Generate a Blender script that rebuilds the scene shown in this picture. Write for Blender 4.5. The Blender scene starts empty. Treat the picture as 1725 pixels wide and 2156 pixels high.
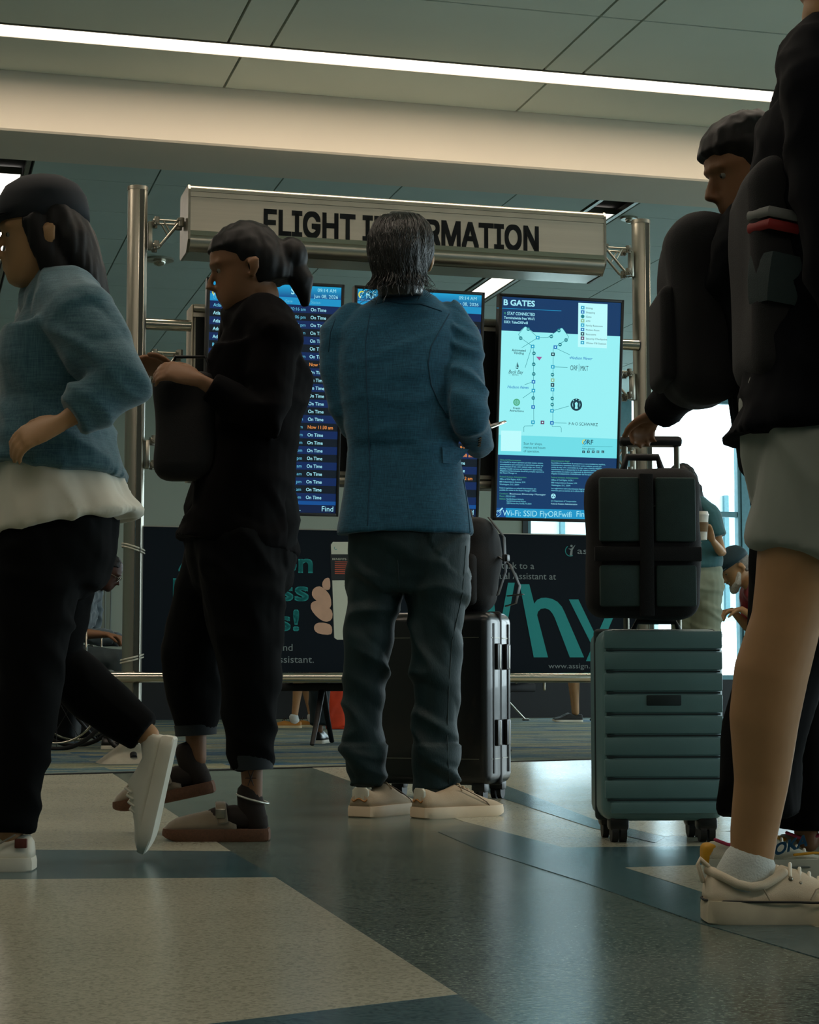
import bpy, bmesh, math, random
from mathutils import Vector, Matrix, noise, Euler
from mathutils.bvhtree import BVHTree
V = Vector
random.seed(7)
sc = bpy.context.scene
# ------------------------------------------------------------------ camera
F_PX = 4000.0; CAM_H = 0.414; W_PX, H_PX = 1725.0, 2156.0
PITCH = math.atan((1432 - 1078) / F_PX)
cam_d = bpy.data.cameras.new('camera'); cam = bpy.data.objects.new('camera', cam_d)
sc.collection.objects.link(cam); sc.camera = cam
cam.location = (0, 0, CAM_H); cam.rotation_euler = (math.pi / 2 + PITCH, 0, 0)
cam_d.sensor_fit = 'VERTICAL'; cam_d.sensor_height = 24.0; cam_d.lens = 24.0 * F_PX / H_PX
cam_d.clip_start = 0.05; cam_d.clip_end = 300
# ------------------------------------------------------------------ view + world
sc.view_settings.view_transform = 'Standard'; sc.view_settings.look = 'None'
sc.view_settings.gamma = 1.0; sc.view_settings.use_curve_mapping = False
sc.view_settings.exposure = 0.18
world = bpy.data.worlds.new('overcast_sky'); sc.world = world; world.use_nodes = True
wn = world.node_tree.nodes; bgn = wn['Background']
bgn.inputs[0].default_value = (0.76, 0.94, 1.0, 1); bgn.inputs[1].default_value = 5.0

YAW = math.radians(15)
ORG = V((-1.3874, 9.5194, 0))
ROOM = Matrix.Translation(ORG) @ Matrix.Rotation(YAW, 4, 'Z')     # x along the flight board, y away from the camera
ROOMI = ROOM.inverted()
def R(x, y, z=0): return ROOM @ V((x, y, z))

def ray(u, v):
    cx = (u - W_PX / 2) / F_PX; cy = -(v - H_PX / 2) / F_PX
    return V((cx, -cy * math.sin(PITCH) + math.cos(PITCH), cy * math.cos(PITCH) + math.sin(PITCH)))
def at(u, v, y):
    d = ray(u, v); k = y / d.y
    return V((d.x * k, y, CAM_H + d.z * k))
def fl(u, v, z=0.0):
    d = ray(u, v); k = (z - CAM_H) / d.z
    return V((d.x * k, d.y * k, z))

# ------------------------------------------------------------------ ceiling lamps (seen and added, one light per strip next to its glowing diffuser)
def strip_lamp(name, x, y, z, length, width, power, color, rz=0.0):
    l = bpy.data.lights.new(name, 'AREA'); l.shape = 'RECTANGLE'; l.size = length; l.size_y = width
    l.energy = power; l.color = color
    o = bpy.data.objects.new(name, l); sc.collection.objects.link(o)
    o.matrix_world = ROOM @ Matrix.Translation((x, y, z)) @ Matrix.Rotation(rz, 4, 'Z')
    return o
WARM = (1.0, 0.82, 0.64)
strip_lamp('strip_lamp', 0.5, -0.19, 3.585, 9.0, 0.19, 70, WARM)
strip_lamp('strip_lamp', 0.5, -4.6, 3.585, 9.0, 0.19, 55, WARM)  # added lamp out of view, brightens the near floor
strip_lamp('strip_lamp', 0.5, -9.0, 3.585, 9.0, 0.19, 40, WARM)  # second added lamp out of view, lifts the floor by the viewer
for sx in (-4.55, -0.54, 3.48, 7.5):
    strip_lamp('strip_lamp', sx, 6.0, 3.585, 7.4, 0.16, 13, WARM, math.pi / 2)

# ------------------------------------------------------------------ materials
def lin(c):
    c = c / 255.0
    return c / 12.92 if c <= 0.04045 else ((c + 0.055) / 1.055) ** 2.4
def rgb(c): return (lin(c[0]), lin(c[1]), lin(c[2]), 1)
_m = {}
def mat(name, col, rough=0.6, metal=0.0, var=0.12, scale=30, bump=0.0, bscale=None, spec=0.5, stretch=None, emit=0.0, sheen=0.0, col2=None, coat=0.0, aniso=0.0):
    if name in _m: return _m[name]
    m = bpy.data.materials.new(name); m.use_nodes = True; nt = m.node_tree; n = nt.nodes; L = nt.links
    b = n['Principled BSDF']
    b.inputs['Roughness'].default_value = rough; b.inputs['Metallic'].default_value = metal
    b.inputs['Specular IOR Level'].default_value = spec
    b.inputs['Sheen Weight'].default_value = sheen; b.inputs['Coat Weight'].default_value = coat
    b.inputs['Anisotropic'].default_value = aniso
    c1 = rgb(col); c2 = rgb(col2) if col2 else tuple(x * (1 - var) for x in c1[:3]) + (1,)
    tc = n.new('ShaderNodeTexCoord'); mp = n.new('ShaderNodeMapping'); L.new(tc.outputs['Object'], mp.inputs[0])
    if stretch: mp.inputs['Scale'].default_value = stretch
    nz = n.new('ShaderNodeTexNoise'); nz.inputs['Scale'].default_value = scale; nz.inputs['Detail'].default_value = 4
    L.new(mp.outputs[0], nz.inputs['Vector'])
    rp = n.new('ShaderNodeValToRGB'); rp.color_ramp.elements[0].position = 0.35; rp.color_ramp.elements[1].position = 0.65
    rp.color_ramp.elements[0].color = c2; rp.color_ramp.elements[1].color = c1
    L.new(nz.outputs['Fac'], rp.inputs[0]); L.new(rp.outputs[0], b.inputs['Base Color'])
    if emit:
        b.inputs['Emission Strength'].default_value = emit; b.inputs['Emission Color'].default_value = c1
    if bump:
        n2 = n.new('ShaderNodeTexNoise'); n2.inputs['Scale'].default_value = bscale or scale * 3; n2.inputs['Detail'].default_value = 3
        L.new(mp.outputs[0], n2.inputs['Vector'])
        bp = n.new('ShaderNodeBump'); bp.inputs['Strength'].default_value = bump; bp.inputs['Distance'].default_value = 0.004
        L.new(n2.outputs['Fac'], bp.inputs['Height']); L.new(bp.outputs[0], b.inputs['Normal'])
    _m[name] = m
    return m
def glow(name, col, strength=1.0):
    if name in _m: return _m[name]
    m = bpy.data.materials.new(name); m.use_nodes = True; nt = m.node_tree; n = nt.nodes
    b = n['Principled BSDF']; b.inputs['Base Color'].default_value = (0.01, 0.01, 0.012, 1); b.inputs['Roughness'].default_value = 0.35
    b.inputs['Emission Color'].default_value = rgb(col); b.inputs['Emission Strength'].default_value = strength
    _m[name] = m
    return m
def weave(name, col, col2, rough=0.85, sc_=(900, 900, 900), sheen=0.3, bump=0.25, spec=0.25):
    """woven cloth: two crossed wave textures over a soft colour drift"""
    m = bpy.data.materials.new(name); m.use_nodes = True; nt = m.node_tree; n = nt.nodes; L = nt.links; b = n['Principled BSDF']
    b.inputs['Roughness'].default_value = rough; b.inputs['Sheen Weight'].default_value = sheen; b.inputs['Specular IOR Level'].default_value = spec
    tc = n.new('ShaderNodeTexCoord')
    mp = n.new('ShaderNodeMapping'); mp.inputs['Scale'].default_value = (sc_[0], sc_[1], sc_[2] * 0.05); L.new(tc.outputs['Object'], mp.inputs[0])
    n1 = n.new('ShaderNodeTexNoise'); n1.inputs['Scale'].default_value = 0.6; L.new(mp.outputs[0], n1.inputs['Vector'])
    mp2 = n.new('ShaderNodeMapping'); mp2.inputs['Scale'].default_value = (sc_[0] * .05, sc_[1] * .05, sc_[2]); L.new(tc.outputs['Object'], mp2.inputs[0])
    n2 = n.new('ShaderNodeTexNoise'); n2.inputs['Scale'].default_value = 0.6; L.new(mp2.outputs[0], n2.inputs['Vector'])
    ad = n.new('ShaderNodeMath'); ad.operation = 'ADD'; L.new(n1.outputs['Fac'], ad.inputs[0]); L.new(n2.outputs['Fac'], ad.inputs[1])
    hf = n.new('ShaderNodeMath'); hf.operation = 'MULTIPLY'; hf.inputs[1].default_value = 0.5; L.new(ad.outputs[0], hf.inputs[0])
    rp = n.new('ShaderNodeValToRGB'); rp.color_ramp.elements[0].position = 0.38; rp.color_ramp.elements[1].position = 0.62
    rp.color_ramp.elements[0].color = rgb(col2); rp.color_ramp.elements[1].color = rgb(col)
    L.new(hf.outputs[0], rp.inputs[0]); L.new(rp.outputs[0], b.inputs['Base Color'])
    bp = n.new('ShaderNodeBump'); bp.inputs['Strength'].default_value = bump; bp.inputs['Distance'].default_value = 0.001
    L.new(hf.outputs[0], bp.inputs['Height']); L.new(bp.outputs[0], b.inputs['Normal'])
    _m[name] = m
    return m

# ------------------------------------------------------------------ mesh builder
class MB:
    def __init__(s): s.v = []; s.f = []; s.mi = []
    def add(s, vs, fs, mi=0):
        o = len(s.v); s.v += [tuple(v) for v in vs]; s.f += [tuple(i + o for i in f) for f in fs]; s.mi += [mi] * len(fs)
        return s
    def box(s, a, b, mi=0, M=None):
        (x0, y0, z0), (x1, y1, z1) = a, b
        vs = [V(p) for p in ((x0, y0, z0), (x1, y0, z0), (x1, y1, z0), (x0, y1, z0), (x0, y0, z1), (x1, y0, z1), (x1, y1, z1), (x0, y1, z1))]
        if M: vs = [M @ v for v in vs]
        return s.add(vs, [(0, 3, 2, 1), (4, 5, 6, 7), (0, 1, 5, 4), (1, 2, 6, 5), (2, 3, 7, 6), (3, 0, 4, 7)], mi)
    def rbox(s, a, b, r=0.01, mi=0, M=None, seg=2):
        bm = bmesh.new(); bmesh.ops.create_cube(bm, size=1)
        a = V(a); b = V(b); c = (a + b) / 2; d = b - a
        for v in bm.verts: v.co = V((v.co.x * d.x, v.co.y * d.y, v.co.z * d.z)) + c
        r = min(r, min(abs(x) for x in d) * .49)
        bmesh.ops.bevel(bm, geom=list(bm.edges) + list(bm.verts), offset=r, segments=seg, affect='EDGES', profile=0.5)
        bm.verts.ensure_lookup_table(); bm.verts.index_update()
        vs = [v.co.copy() for v in bm.verts]
        if M: vs = [M @ v for v in vs]
        s.add(vs, [[v.index for v in f.verts] for f in bm.faces], mi); bm.free()
        return s
    def tube(s, pts, radii, n=16, side=None, cap='round', expo=2.0, mi=0):
        pts = [V(p) for p in pts]
        if not isinstance(radii, (list, tuple)) or (isinstance(radii, tuple) and len(radii) == 2 and len(pts) != 2 and not isinstance(radii[0], tuple)): radii = [radii] * len(pts)
        rr = [(r, r) if not isinstance(r, tuple) else r for r in radii]
        T = []
        for i in range(len(pts)):
            t = pts[min(i + 1, len(pts) - 1)] - pts[max(i - 1, 0)]
            T.append(t.normalized() if t.length > 1e-9 else V((0, 0, 1)))
        if side is not None: ref = [V(side)] * len(pts)
        else:
            r0 = V((1, 0, 0)) if abs(T[0].x) < .8 else V((0, 1, 0)); ref = [r0]
            for i in range(1, len(pts)):
                pr = ref[-1]; pr = pr - T[i] * pr.dot(T[i]); ref.append(pr.normalized() if pr.length > 1e-6 else r0)
        rings = []
        def ring(c, t, rf, a, b):
            A = rf - t * rf.dot(t)
            if A.length < 1e-6: A = V((0, 1, 0)) - t * t.y
            A.normalize(); B = t.cross(A)
            out = []
            for k in range(n):
                th = 2 * math.pi * k / n; cx, sy = math.cos(th), math.sin(th)
                if expo != 2.0:
                    cx = math.copysign(abs(cx) ** (2 / expo), cx); sy = math.copysign(abs(sy) ** (2 / expo), sy)
                out.append(c + A * (cx * a) + B * (sy * b))
            return out
        def caps(i, sg):
            a, b = rr[i]; m_ = min(a, b); out = []
            for q in (0.5, 0.87):
                f_ = math.sqrt(1 - q * q); out.append(ring(pts[i] + T[i] * (sg * q * m_ * .9), T[i], ref[i], a * f_, b * f_))
            return out
        if cap == 'round': rings += caps(0, -1)[::-1]
        for i in range(len(pts)): rings.append(ring(pts[i], T[i], ref[i], *rr[i]))
        if cap == 'round': rings += caps(len(pts) - 1, 1)
        vs = [v for r_ in rings for v in r_]; fs = []
        for i in range(len(rings) - 1):
            for k in range(n):
                k2 = (k + 1) % n; fs.append((i * n + k, i * n + k2, (i + 1) * n + k2, (i + 1) * n + k))
        if cap != 'open':
            fs.append(tuple(range(n))[::-1]); fs.append(tuple((len(rings) - 1) * n + k for k in range(n)))
        return s.add(vs, fs, mi)
    def rings(s, rings, mi=0, closed=True):
        n = len(rings[0]); vs = [v for r_ in rings for v in r_]; fs = []
        for i in range(len(rings) - 1):
            for k in range(n):
                k2 = (k + 1) % n; fs.append((i * n + k, i * n + k2, (i + 1) * n + k2, (i + 1) * n + k))
        if closed: fs.append(tuple(range(n))[::-1]); fs.append(tuple((len(rings) - 1) * n + k for k in range(n)))
        return s.add(vs, fs, mi)
    def ball(s, c, r, n=12, mi=0, M=None):
        r = (r, r, r) if not isinstance(r, tuple) else r; rg = []
        for i in range(1, n):
            ph = math.pi * i / n
            rg.append([V((math.cos(2 * math.pi * k / n) * math.sin(ph) * r[0], math.sin(2 * math.pi * k / n) * math.sin(ph) * r[1], -math.cos(ph) * r[2])) for k in range(n)])
        if M: rg = [[M @ v for v in q] for q in rg]
        rg = [[V(c) + v for v in q] for q in rg]
        return s.rings(rg, mi)
    def cyl(s, a, b, r, n=20, mi=0): return s.tube([a, b], [r, r], n=n, cap='flat', mi=mi)
    def prism(s, poly, z0, z1, mi=0, M=None):
        """closed polygon in x,z swept along y from z0 to z1 (local x, y, z)"""
        n = len(poly); vs = [V((p[0], z0, p[1])) for p in poly] + [V((p[0], z1, p[1])) for p in poly]
        if M: vs = [M @ v for v in vs]
        fs = [tuple(range(n)), tuple(range(n, 2 * n))[::-1]] + [(i, i + n, (i + 1) % n + n, (i + 1) % n) for i in range(n)]
        return s.add(vs, fs, mi)
    def slab(s, poly, z0, z1, mi=0):
        n = len(poly); vs = [V((p[0], p[1], z0)) for p in poly] + [V((p[0], p[1], z1)) for p in poly]
        fs = [tuple(range(n))[::-1], tuple(range(n, 2 * n))] + [(i, (i + 1) % n, (i + 1) % n + n, i + n) for i in range(n)]
        return s.add(vs, fs, mi)
    def mesh(s, name):
        me = bpy.data.meshes.new(name); me.from_pydata(s.v, [], s.f); me.validate(); return me

def obj(name, mb, mats, parent=None, smooth=False, M=None):
    me = mb.mesh(name) if isinstance(mb, MB) else mb
    if not isinstance(mats, (list, tuple)): mats = [mats]
    if not me.materials:
        for m in mats: me.materials.append(m)
    if isinstance(mb, MB) and len(mats) > 1 and len(mb.mi) == len(me.polygons):
        me.polygons.foreach_set('material_index', mb.mi)
    bm = bmesh.new(); bm.from_mesh(me); bmesh.ops.recalc_face_normals(bm, faces=bm.faces); bm.to_mesh(me); bm.free()
    if smooth: me.polygons.foreach_set('use_smooth', [True] * len(me.polygons)); 
    if smooth == 'auto':
        me.set_sharp_from_angle(angle=math.radians(38))
    o = bpy.data.objects.new(name, me); sc.collection.objects.link(o)
    if parent is not None: o.parent = parent
    if M is not None: o.matrix_local = M if parent is not None else M
    return o
def thing(name, label, cat, M=None, group=None, kind=None):
    o = bpy.data.objects.new(name, None); sc.collection.objects.link(o); o.empty_display_size = .1
    if M is not None: o.matrix_world = M
    o['label'] = label; o['category'] = cat
    if group: o['group'] = group
    if kind: o['kind'] = kind
    return o
def tag(o, label=None, cat=None, group=None, kind=None):
    if label: o['label'] = label
    if cat: o['category'] = cat
    if group: o['group'] = group
    if kind: o['kind'] = kind
    return o
def copy_tree(o, parent=None):
    kids = list(o.children)
    c = o.copy(); sc.collection.objects.link(c); c.parent = parent
    for k in kids: copy_tree(k, c)
    return c

def fuse(mb, voxel=0.008, smooth=4, wr=None, origin=None):
    """one continuous skin from overlapping closed pieces; wr(co, normal) -> offset adds folds"""
    me = mb.mesh('tmp'); bm = bmesh.new(); bm.from_mesh(me); bmesh.ops.recalc_face_normals(bm, faces=bm.faces); bm.to_mesh(me); bm.free()
    o = bpy.data.objects.new('tmp', me); sc.collection.objects.link(o)
    r = o.modifiers.new('r', 'REMESH'); r.mode = 'VOXEL'; r.voxel_size = voxel; r.adaptivity = 0
    if smooth:
        s_ = o.modifiers.new('s', 'SMOOTH'); s_.factor = .5; s_.iterations = smooth
    dg = bpy.context.evaluated_depsgraph_get(); dg.update()
    out = bpy.data.meshes.new_from_object(o.evaluated_get(dg), depsgraph=dg)
    bpy.data.objects.remove(o); bpy.data.meshes.remove(me)
    if wr:
        out.update(); nr = [v.normal.copy() for v in out.vertices]
        for v, n_ in zip(out.vertices, nr): v.co = v.co + n_ * wr(v.co, n_)
    return out
def ridge(p, sx, sy, sz, seed=0.0):
    q = V((p.x * sx + seed, p.y * sy + seed * .7, p.z * sz - seed * .3))
    return 1 - abs(noise.noise(q)) * 2.2
FAST = False
# ------------------------------------------------------------------ shared materials
def terrazzo(name, a, b, c, rough):
    m = bpy.data.materials.new(name); m.use_nodes = True; nt = m.node_tree; n = nt.nodes; L = nt.links; bs = n['Principled BSDF']
    tc = n.new('ShaderNodeTexCoord')
    v = n.new('ShaderNodeTexVoronoi'); v.inputs['Scale'].default_value = 170; L.new(tc.outputs['Object'], v.inputs['Vector'])
    v2 = n.new('ShaderNodeTexNoise'); v2.inputs['Scale'].default_value = 130; v2.inputs['Detail'].default_value = 6; v2.inputs['Roughness'].default_value = .75
    L.new(tc.outputs['Object'], v2.inputs['Vector'])
    r1 = n.new('ShaderNodeValToRGB'); r1.color_ramp.interpolation = 'EASE'
    e = r1.color_ramp.elements; e[0].position = .36; e[0].color = rgb(b); e[1].position = .62; e[1].color = rgb(c)
    k = e.new(.5); k.color = rgb(a)
    L.new(v2.outputs['Fac'], r1.inputs[0])
    sp = n.new('ShaderNodeSeparateColor'); L.new(v.outputs['Color'], sp.inputs[0])
    th = n.new('ShaderNodeMath'); th.operation = 'GREATER_THAN'; th.inputs[1].default_value = .86; L.new(sp.outputs[0], th.inputs[0])
    mx = n.new('ShaderNodeMix'); mx.data_type = 'RGBA'; L.new(th.outputs[0], mx.inputs['Factor'])
    L.new(r1.outputs[0], mx.inputs[6]); mx.inputs[7].default_value = rgb(b)
    L.new(mx.outputs[2], bs.inputs['Base Color'])
    n3 = n.new('ShaderNodeTexNoise'); n3.inputs['Scale'].default_value = 3; L.new(tc.outputs['Object'], n3.inputs['Vector'])
    mr = n.new('ShaderNodeMapRange'); mr.inputs[3].default_value = rough - .04; mr.inputs[4].default_value = rough + .06
    L.new(n3.outputs['Fac'], mr.inputs[0]); L.new(mr.outputs[0], bs.inputs['Roughness'])
    bp = n.new('ShaderNodeBump'); bp.inputs['Strength'].default_value = .12; bp.inputs['Distance'].default_value = .0012
    n4 = n.new('ShaderNodeTexNoise'); n4.inputs['Scale'].default_value = 60; L.new(tc.outputs['Object'], n4.inputs['Vector'])
    L.new(n4.outputs['Fac'], bp.inputs['Height']); L.new(bp.outputs[0], bs.inputs['Normal'])
    bs.inputs['Specular IOR Level'].default_value = .5
    return m
T_LIGHT = terrazzo('pale_terrazzo', (168, 168, 148), (148, 148, 130), (178, 178, 158), .22)
T_MID = terrazzo('grey_terrazzo', (86, 100, 92), (46, 58, 56), (126, 138, 124), .21)
T_BLUE = terrazzo('blue_terrazzo', (62, 92, 98), (32, 62, 70), (84, 112, 114), .21)
def carpet_mat():
    m = bpy.data.materials.new('plank_carpet'); m.use_nodes = True; nt = m.node_tree; n = nt.nodes; L = nt.links; bs = n['Principled BSDF']
    bs.inputs['Roughness'].default_value = .95; bs.inputs['Specular IOR Level'].default_value = .15
    tc = n.new('ShaderNodeTexCoord'); mp = n.new('ShaderNodeMapping'); mp.inputs['Rotation'].default_value = (0, 0, -YAW)
    L.new(tc.outputs['Object'], mp.inputs[0])
    br = n.new('ShaderNodeTexBrick'); br.inputs['Scale'].default_value = 1.0; br.inputs['Brick Width'].default_value = .95; br.inputs['Row Height'].default_value = .24
    br.inputs['Mortar Size'].default_value = .0; br.inputs['Color1'].default_value = (0, 0, 0, 1); br.inputs['Color2'].default_value = (1, 1, 1, 1)
    br.offset = .37; L.new(mp.outputs[0], br.inputs['Vector'])
    n1 = n.new('ShaderNodeTexNoise'); n1.inputs['Scale'].default_value = 1.0; n1.inputs['Detail'].default_value = 5
    mp2 = n.new('ShaderNodeMapping'); mp2.inputs['Scale'].default_value = (2.2, 16, 1); L.new(mp.outputs[0], mp2.inputs[0]); L.new(mp2.outputs[0], n1.inputs['Vector'])
    ad = n.new('ShaderNodeMath'); ad.operation = 'MULTIPLY_ADD'; ad.inputs[1].default_value = .55; L.new(br.outputs['Color'], ad.inputs[0])
    ml = n.new('ShaderNodeMath'); ml.operation = 'MULTIPLY'; ml.inputs[1].default_value = .62; L.new(n1.outputs['Fac'], ml.inputs[0]); L.new(ml.outputs[0], ad.inputs[2])
    rp = n.new('ShaderNodeValToRGB'); rp.color_ramp.interpolation = 'CONSTANT'; e = rp.color_ramp.elements
    e[0].position = 0; e[0].color = rgb((34, 82, 110)); e[1].position = .30; e[1].color = rgb((126, 134, 112))
    for p_, c_ in ((.42, (160, 160, 128)), (.54, (76, 112, 122)), (.66, (140, 150, 132)), (.78, (40, 92, 124)), (.88, (172, 164, 118))):
        k = e.new(p_); k.color = rgb(c_)
    L.new(ad.outputs[0], rp.inputs[0])
    n2 = n.new('ShaderNodeTexNoise'); n2.inputs['Scale'].default_value = 70; L.new(mp.outputs[0], n2.inputs['Vector'])
    mx = n.new('ShaderNodeMix'); mx.data_type = 'RGBA'; mx.blend_type = 'MULTIPLY'; mx.inputs['Factor'].default_value = .8
    L.new(rp.outputs[0], mx.inputs[6]); L.new(n2.outputs['Fac'], mx.inputs[7]); L.new(mx.outputs[2], bs.inputs['Base Color'])
    bp = n.new('ShaderNodeBump'); bp.inputs['Strength'].default_value = .6; bp.inputs['Distance'].default_value = .004
    L.new(n2.outputs['Fac'], bp.inputs['Height']); L.new(bp.outputs[0], bs.inputs['Normal'])
    return m
CARPET = carpet_mat()
PAINT = mat('ceiling_paint', (208, 216, 203), .9, var=.04, scale=2)
PAINT_B = mat('back_ceiling_paint', (188, 204, 197), .9, var=.05, scale=2)
SOFF = mat('soffit_paint', (214, 204, 186), .85, var=.03, scale=2)
DARKGAP = mat('dark_void', (10, 14, 14), .9)
WALL = mat('wall_paint', (150, 158, 144), .85, var=.05, scale=1.5)
WALL_D = mat('far_wall_paint', (110, 118, 112), .85, var=.05, scale=1.5)
STEEL = mat('brushed_aluminium', (178, 174, 160), .34, 1.0, var=.10, scale=6, stretch=(1, 1, .05), aniso=.5)
STEEL_H = mat('brushed_panel', (196, 188, 172), .42, .85, var=.08, scale=4, stretch=(.05, 1, 12))
STEEL_R = mat('polished_tube', (200, 194, 180), .16, 1.0, var=.04, scale=4)
STEEL_D = mat('cast_clamp_metal', (140, 138, 126), .4, 1.0, var=.15, scale=40)
BLACKP = mat('black_plastic', (14, 17, 18), .38, var=.2, scale=60)
SATINB = mat('satin_black', (8, 10, 11), .55, var=.2, scale=60)
GREYSLOT = mat('grey_slot_strip', (58, 62, 54), .5, .3)
FRAMEM = mat('window_frame_metal', (84, 120, 126), .5, .5)
DFRAME = mat('dark_frame', (36, 46, 48), .5, .3)

# ------------------------------------------------------------------ floor
XL, XR, YN, YF, ZC = -8.0, 11.0, -13.5, 10.3, 3.62
def PW(x, y): return (R(x, y).x, R(x, y).y)
fb = MB().slab([PW(XL, YN), PW(XR, YN), PW(XR, YF), PW(XL, YF)], -.12, 0)
floor = obj('floor', fb, T_MID); tag(floor, 'glossy speckled grey terrazzo floor of the concourse', kind='structure')
def inlay(pix, m, z, world_pts=None):
    poly = [(fl(*q).x, fl(*q).y) for q in pix] if world_pts is None else world_pts
    return obj('terrazzo_panel', MB().slab(poly, -.02, z), m, floor)
inlay([(-900, 2300), (-900, 1860), (580, 1848), (964, 2095), (452, 2156)], T_LIGHT, .0012)
inlay([(-900, 1860), (-900, 1782), (486, 1793), (580, 1848)], T_BLUE, .0012)
inlay([(-900, 1782), (-700, 1655), (237, 1629), (486, 1793)], T_LIGHT, .0012)
inlay([(964, 2095), (1010, 2128), (1180, 2250), (300, 2420), (-900, 2330), (-900, 2300), (452, 2156)], T_BLUE, .0010)
inlay([(653, 1615), (940, 1606.5), (1252, 1728), (1725, 1768), (2100, 1768), (2100, 1777), (1187, 1785), (977, 1730)], T_LIGHT, .0010)
inlay([(940, 1606.5), (2100, 1578), (2100, 1700), (1400, 1762), (1252, 1728)], T_LIGHT, .0014)
inlay([(940, 1606.5), (1252, 1727), (1400, 1764), (1380, 1776), (1250, 1745), (1040, 1676), (905, 1607.5)], T_BLUE, .0022)
inlay([(977, 1730), (1187, 1785), (2100, 1777), (2100, 1800), (1317, 1828), (1478, 1879), (1725, 1955), (2100, 2070), (2100, 2130), (1725, 2018), (1470, 1943), (1229, 1858), (1004, 1787), (923, 1752)], T_BLUE, .0012)
inlay([(1317, 1828), (2100, 1800), (2100, 2070), (1725, 1955), (1478, 1879)], T_LIGHT, .0016)
# carpet beyond a slanting edge
c0, c1 = fl(70, 1633), fl(1250, 1600); cd = (c1 - c0).normalized()
a_, b_ = c0 - cd * 4.5, c1 + cd * 7.5
cpoly = [(a_.x, a_.y), (b_.x, b_.y), PW(XR - .05, 6.4), PW(XR - .05, YF - .02), PW(XL + .05, YF - .02), PW(XL + .05, -.2)]
obj('carpet', MB().slab(cpoly, -.02, .004), CARPET, floor)
obj('carpet_edge_strip', MB().tube([a_ + V((0, 0, .003)), b_ + V((0, 0, .003))], [(.012, .004)] * 2, n=8, cap='flat', side=(0, 0, 1) if 0 else tuple(V((-cd.y, cd.x, 0)))), DARKGAP, floor)

# ------------------------------------------------------------------ ceilings
c = MB().box((XL, YN, ZC + .05), (XR, .46, ZC + .25))
ceil = obj('ceiling', c, DARKGAP, M=ROOM); tag(ceil, 'pale panelled ceiling in front of the deep soffit', kind='structure')
G = .007
def panel(x0, x1, y0, y1, m=PAINT, par=None):
    return obj('ceiling_panel', MB().box((x0 + G, y0 + G, ZC), (x1 - G, y1 - G, ZC + .03)), m, par or ceil)
strips = (-.19, -4.6, -9.0)
yb = [YN, -9.1, -8.9, -4.7, -4.5, -.29, -.09, .45]
for k in range(-5, 6):
    xa, xb, xc = .63 + 1.68 * k, 2.09 + 1.68 * k, 2.31 + 1.68 * k
    if xa > XR or xc < XL: continue
    xb = min(xb, XR); xc = min(xc, XR); xa = max(xa, XL)
    for (y0, y1) in ((-1.13, -.29), (-2.80, -1.13), (-4.5, -2.80), (-6.8, -4.7), (-8.9, -6.8), (-13.5, -9.1)):
        panel(xa, xb, y0, y1)
        if xc > xb: panel(xb, xc, y0, y1)
    panel(max(.51 + 1.67 * k, XL), min(.51 + 1.67 * (k + 1), XR), -.09, .447)
DIFF = glow('light_diffuser', (255, 246, 236), 2.6)
def strip_light(x0, x1, y0, y1, label):
    M = ROOM @ Matrix.Translation(((x0 + x1) / 2, (y0 + y1) / 2, ZC))
    t = thing('ceiling_strip_light', label, 'ceiling light', M, group='recessed ceiling strip lights')
    a, b = (x1 - x0) / 2, (y1 - y0) / 2; w = .008
    obj('diffuser', MB().box((-a + w, -b + w, .0), (a - w, b - w, .03)), DIFF, t)
    fr = MB()
    for q in (((-a, -b, -.004), (a, -b + w, .04)), ((-a, b - w, -.004), (a, b, .04)), ((-a, -b, -.004), (-a + w, b, .04)), ((a - w, -b, -.004), (a, b, .04))): fr.box(*q)
    obj('frame', fr, STEEL, t)
    return t
strip_light(-4.0, 5.0, -.285, -.095, 'long glowing white ceiling strip light running across in front of the soffit')
strip_light(-4.0, 5.0, -4.695, -4.505, 'unseen ceiling strip light overhead, added to brighten the near floor')
strip_light(-4.0, 5.0, -9.095, -8.905, 'unseen ceiling strip light near the viewer, added to brighten the floor')
c = MB().box((XL, 1.02, ZC + .05), (XR, YF, ZC + .25))
ceil2 = obj('ceiling', c, DARKGAP, M=ROOM); tag(ceil2, 'teal-grey tiled ceiling over the seating area behind the soffit', kind='structure')
pit = .823
ys = [1.05, 1.75, 2.56, 3.37, 4.18, 5.0, 5.83, 6.66, 7.49, 8.32, 9.15, 9.98, 10.29]
sx = [-4.55, -.54, 3.48, 7.5]
xs = []
for s_ in sx:
    base = s_ + .10
    xs += [(base + .055 + (pit * .955) * i, base + .055 + (pit * .955) * (i + 1)) for i in range(5)]
    xs[-1] = (xs[-1][0], s_ + 4.02 - .155)
xs += [(-8, -6.6), (-6.6, -5.6), (-5.6, -4.70)]
for (xa, xb) in xs:
    xb = min(xb, XR)
    if xb - xa < .1: continue
    for j in range(len(ys) - 1):
        obj('ceiling_panel', MB().box((xa + .005, ys[j] + .005, ZC), (xb - .005, ys[j + 1] - .005, ZC + .03)), PAINT_B, ceil2)
for s_, lab in zip(sx, ('glowing ceiling strip light beyond the left wall side, out past the capped walker', 'glowing ceiling strip light at the left edge above the capped walker',
                        'glowing ceiling strip light seen above the map screen and behind the flight sign', 'glowing ceiling strip light over the seats on the window side')):
    strip_light(s_ - .10, s_ + .10, 2.52, 9.4, lab)
    for sg in (-1, 1):
        rl = obj('ceiling_rail', MB().box((s_ + sg * .125 - .014, 1.03, ZC - .004), (s_ + sg * .125 + .014, YF, ZC + .03)), STEEL_D, ceil2)
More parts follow.
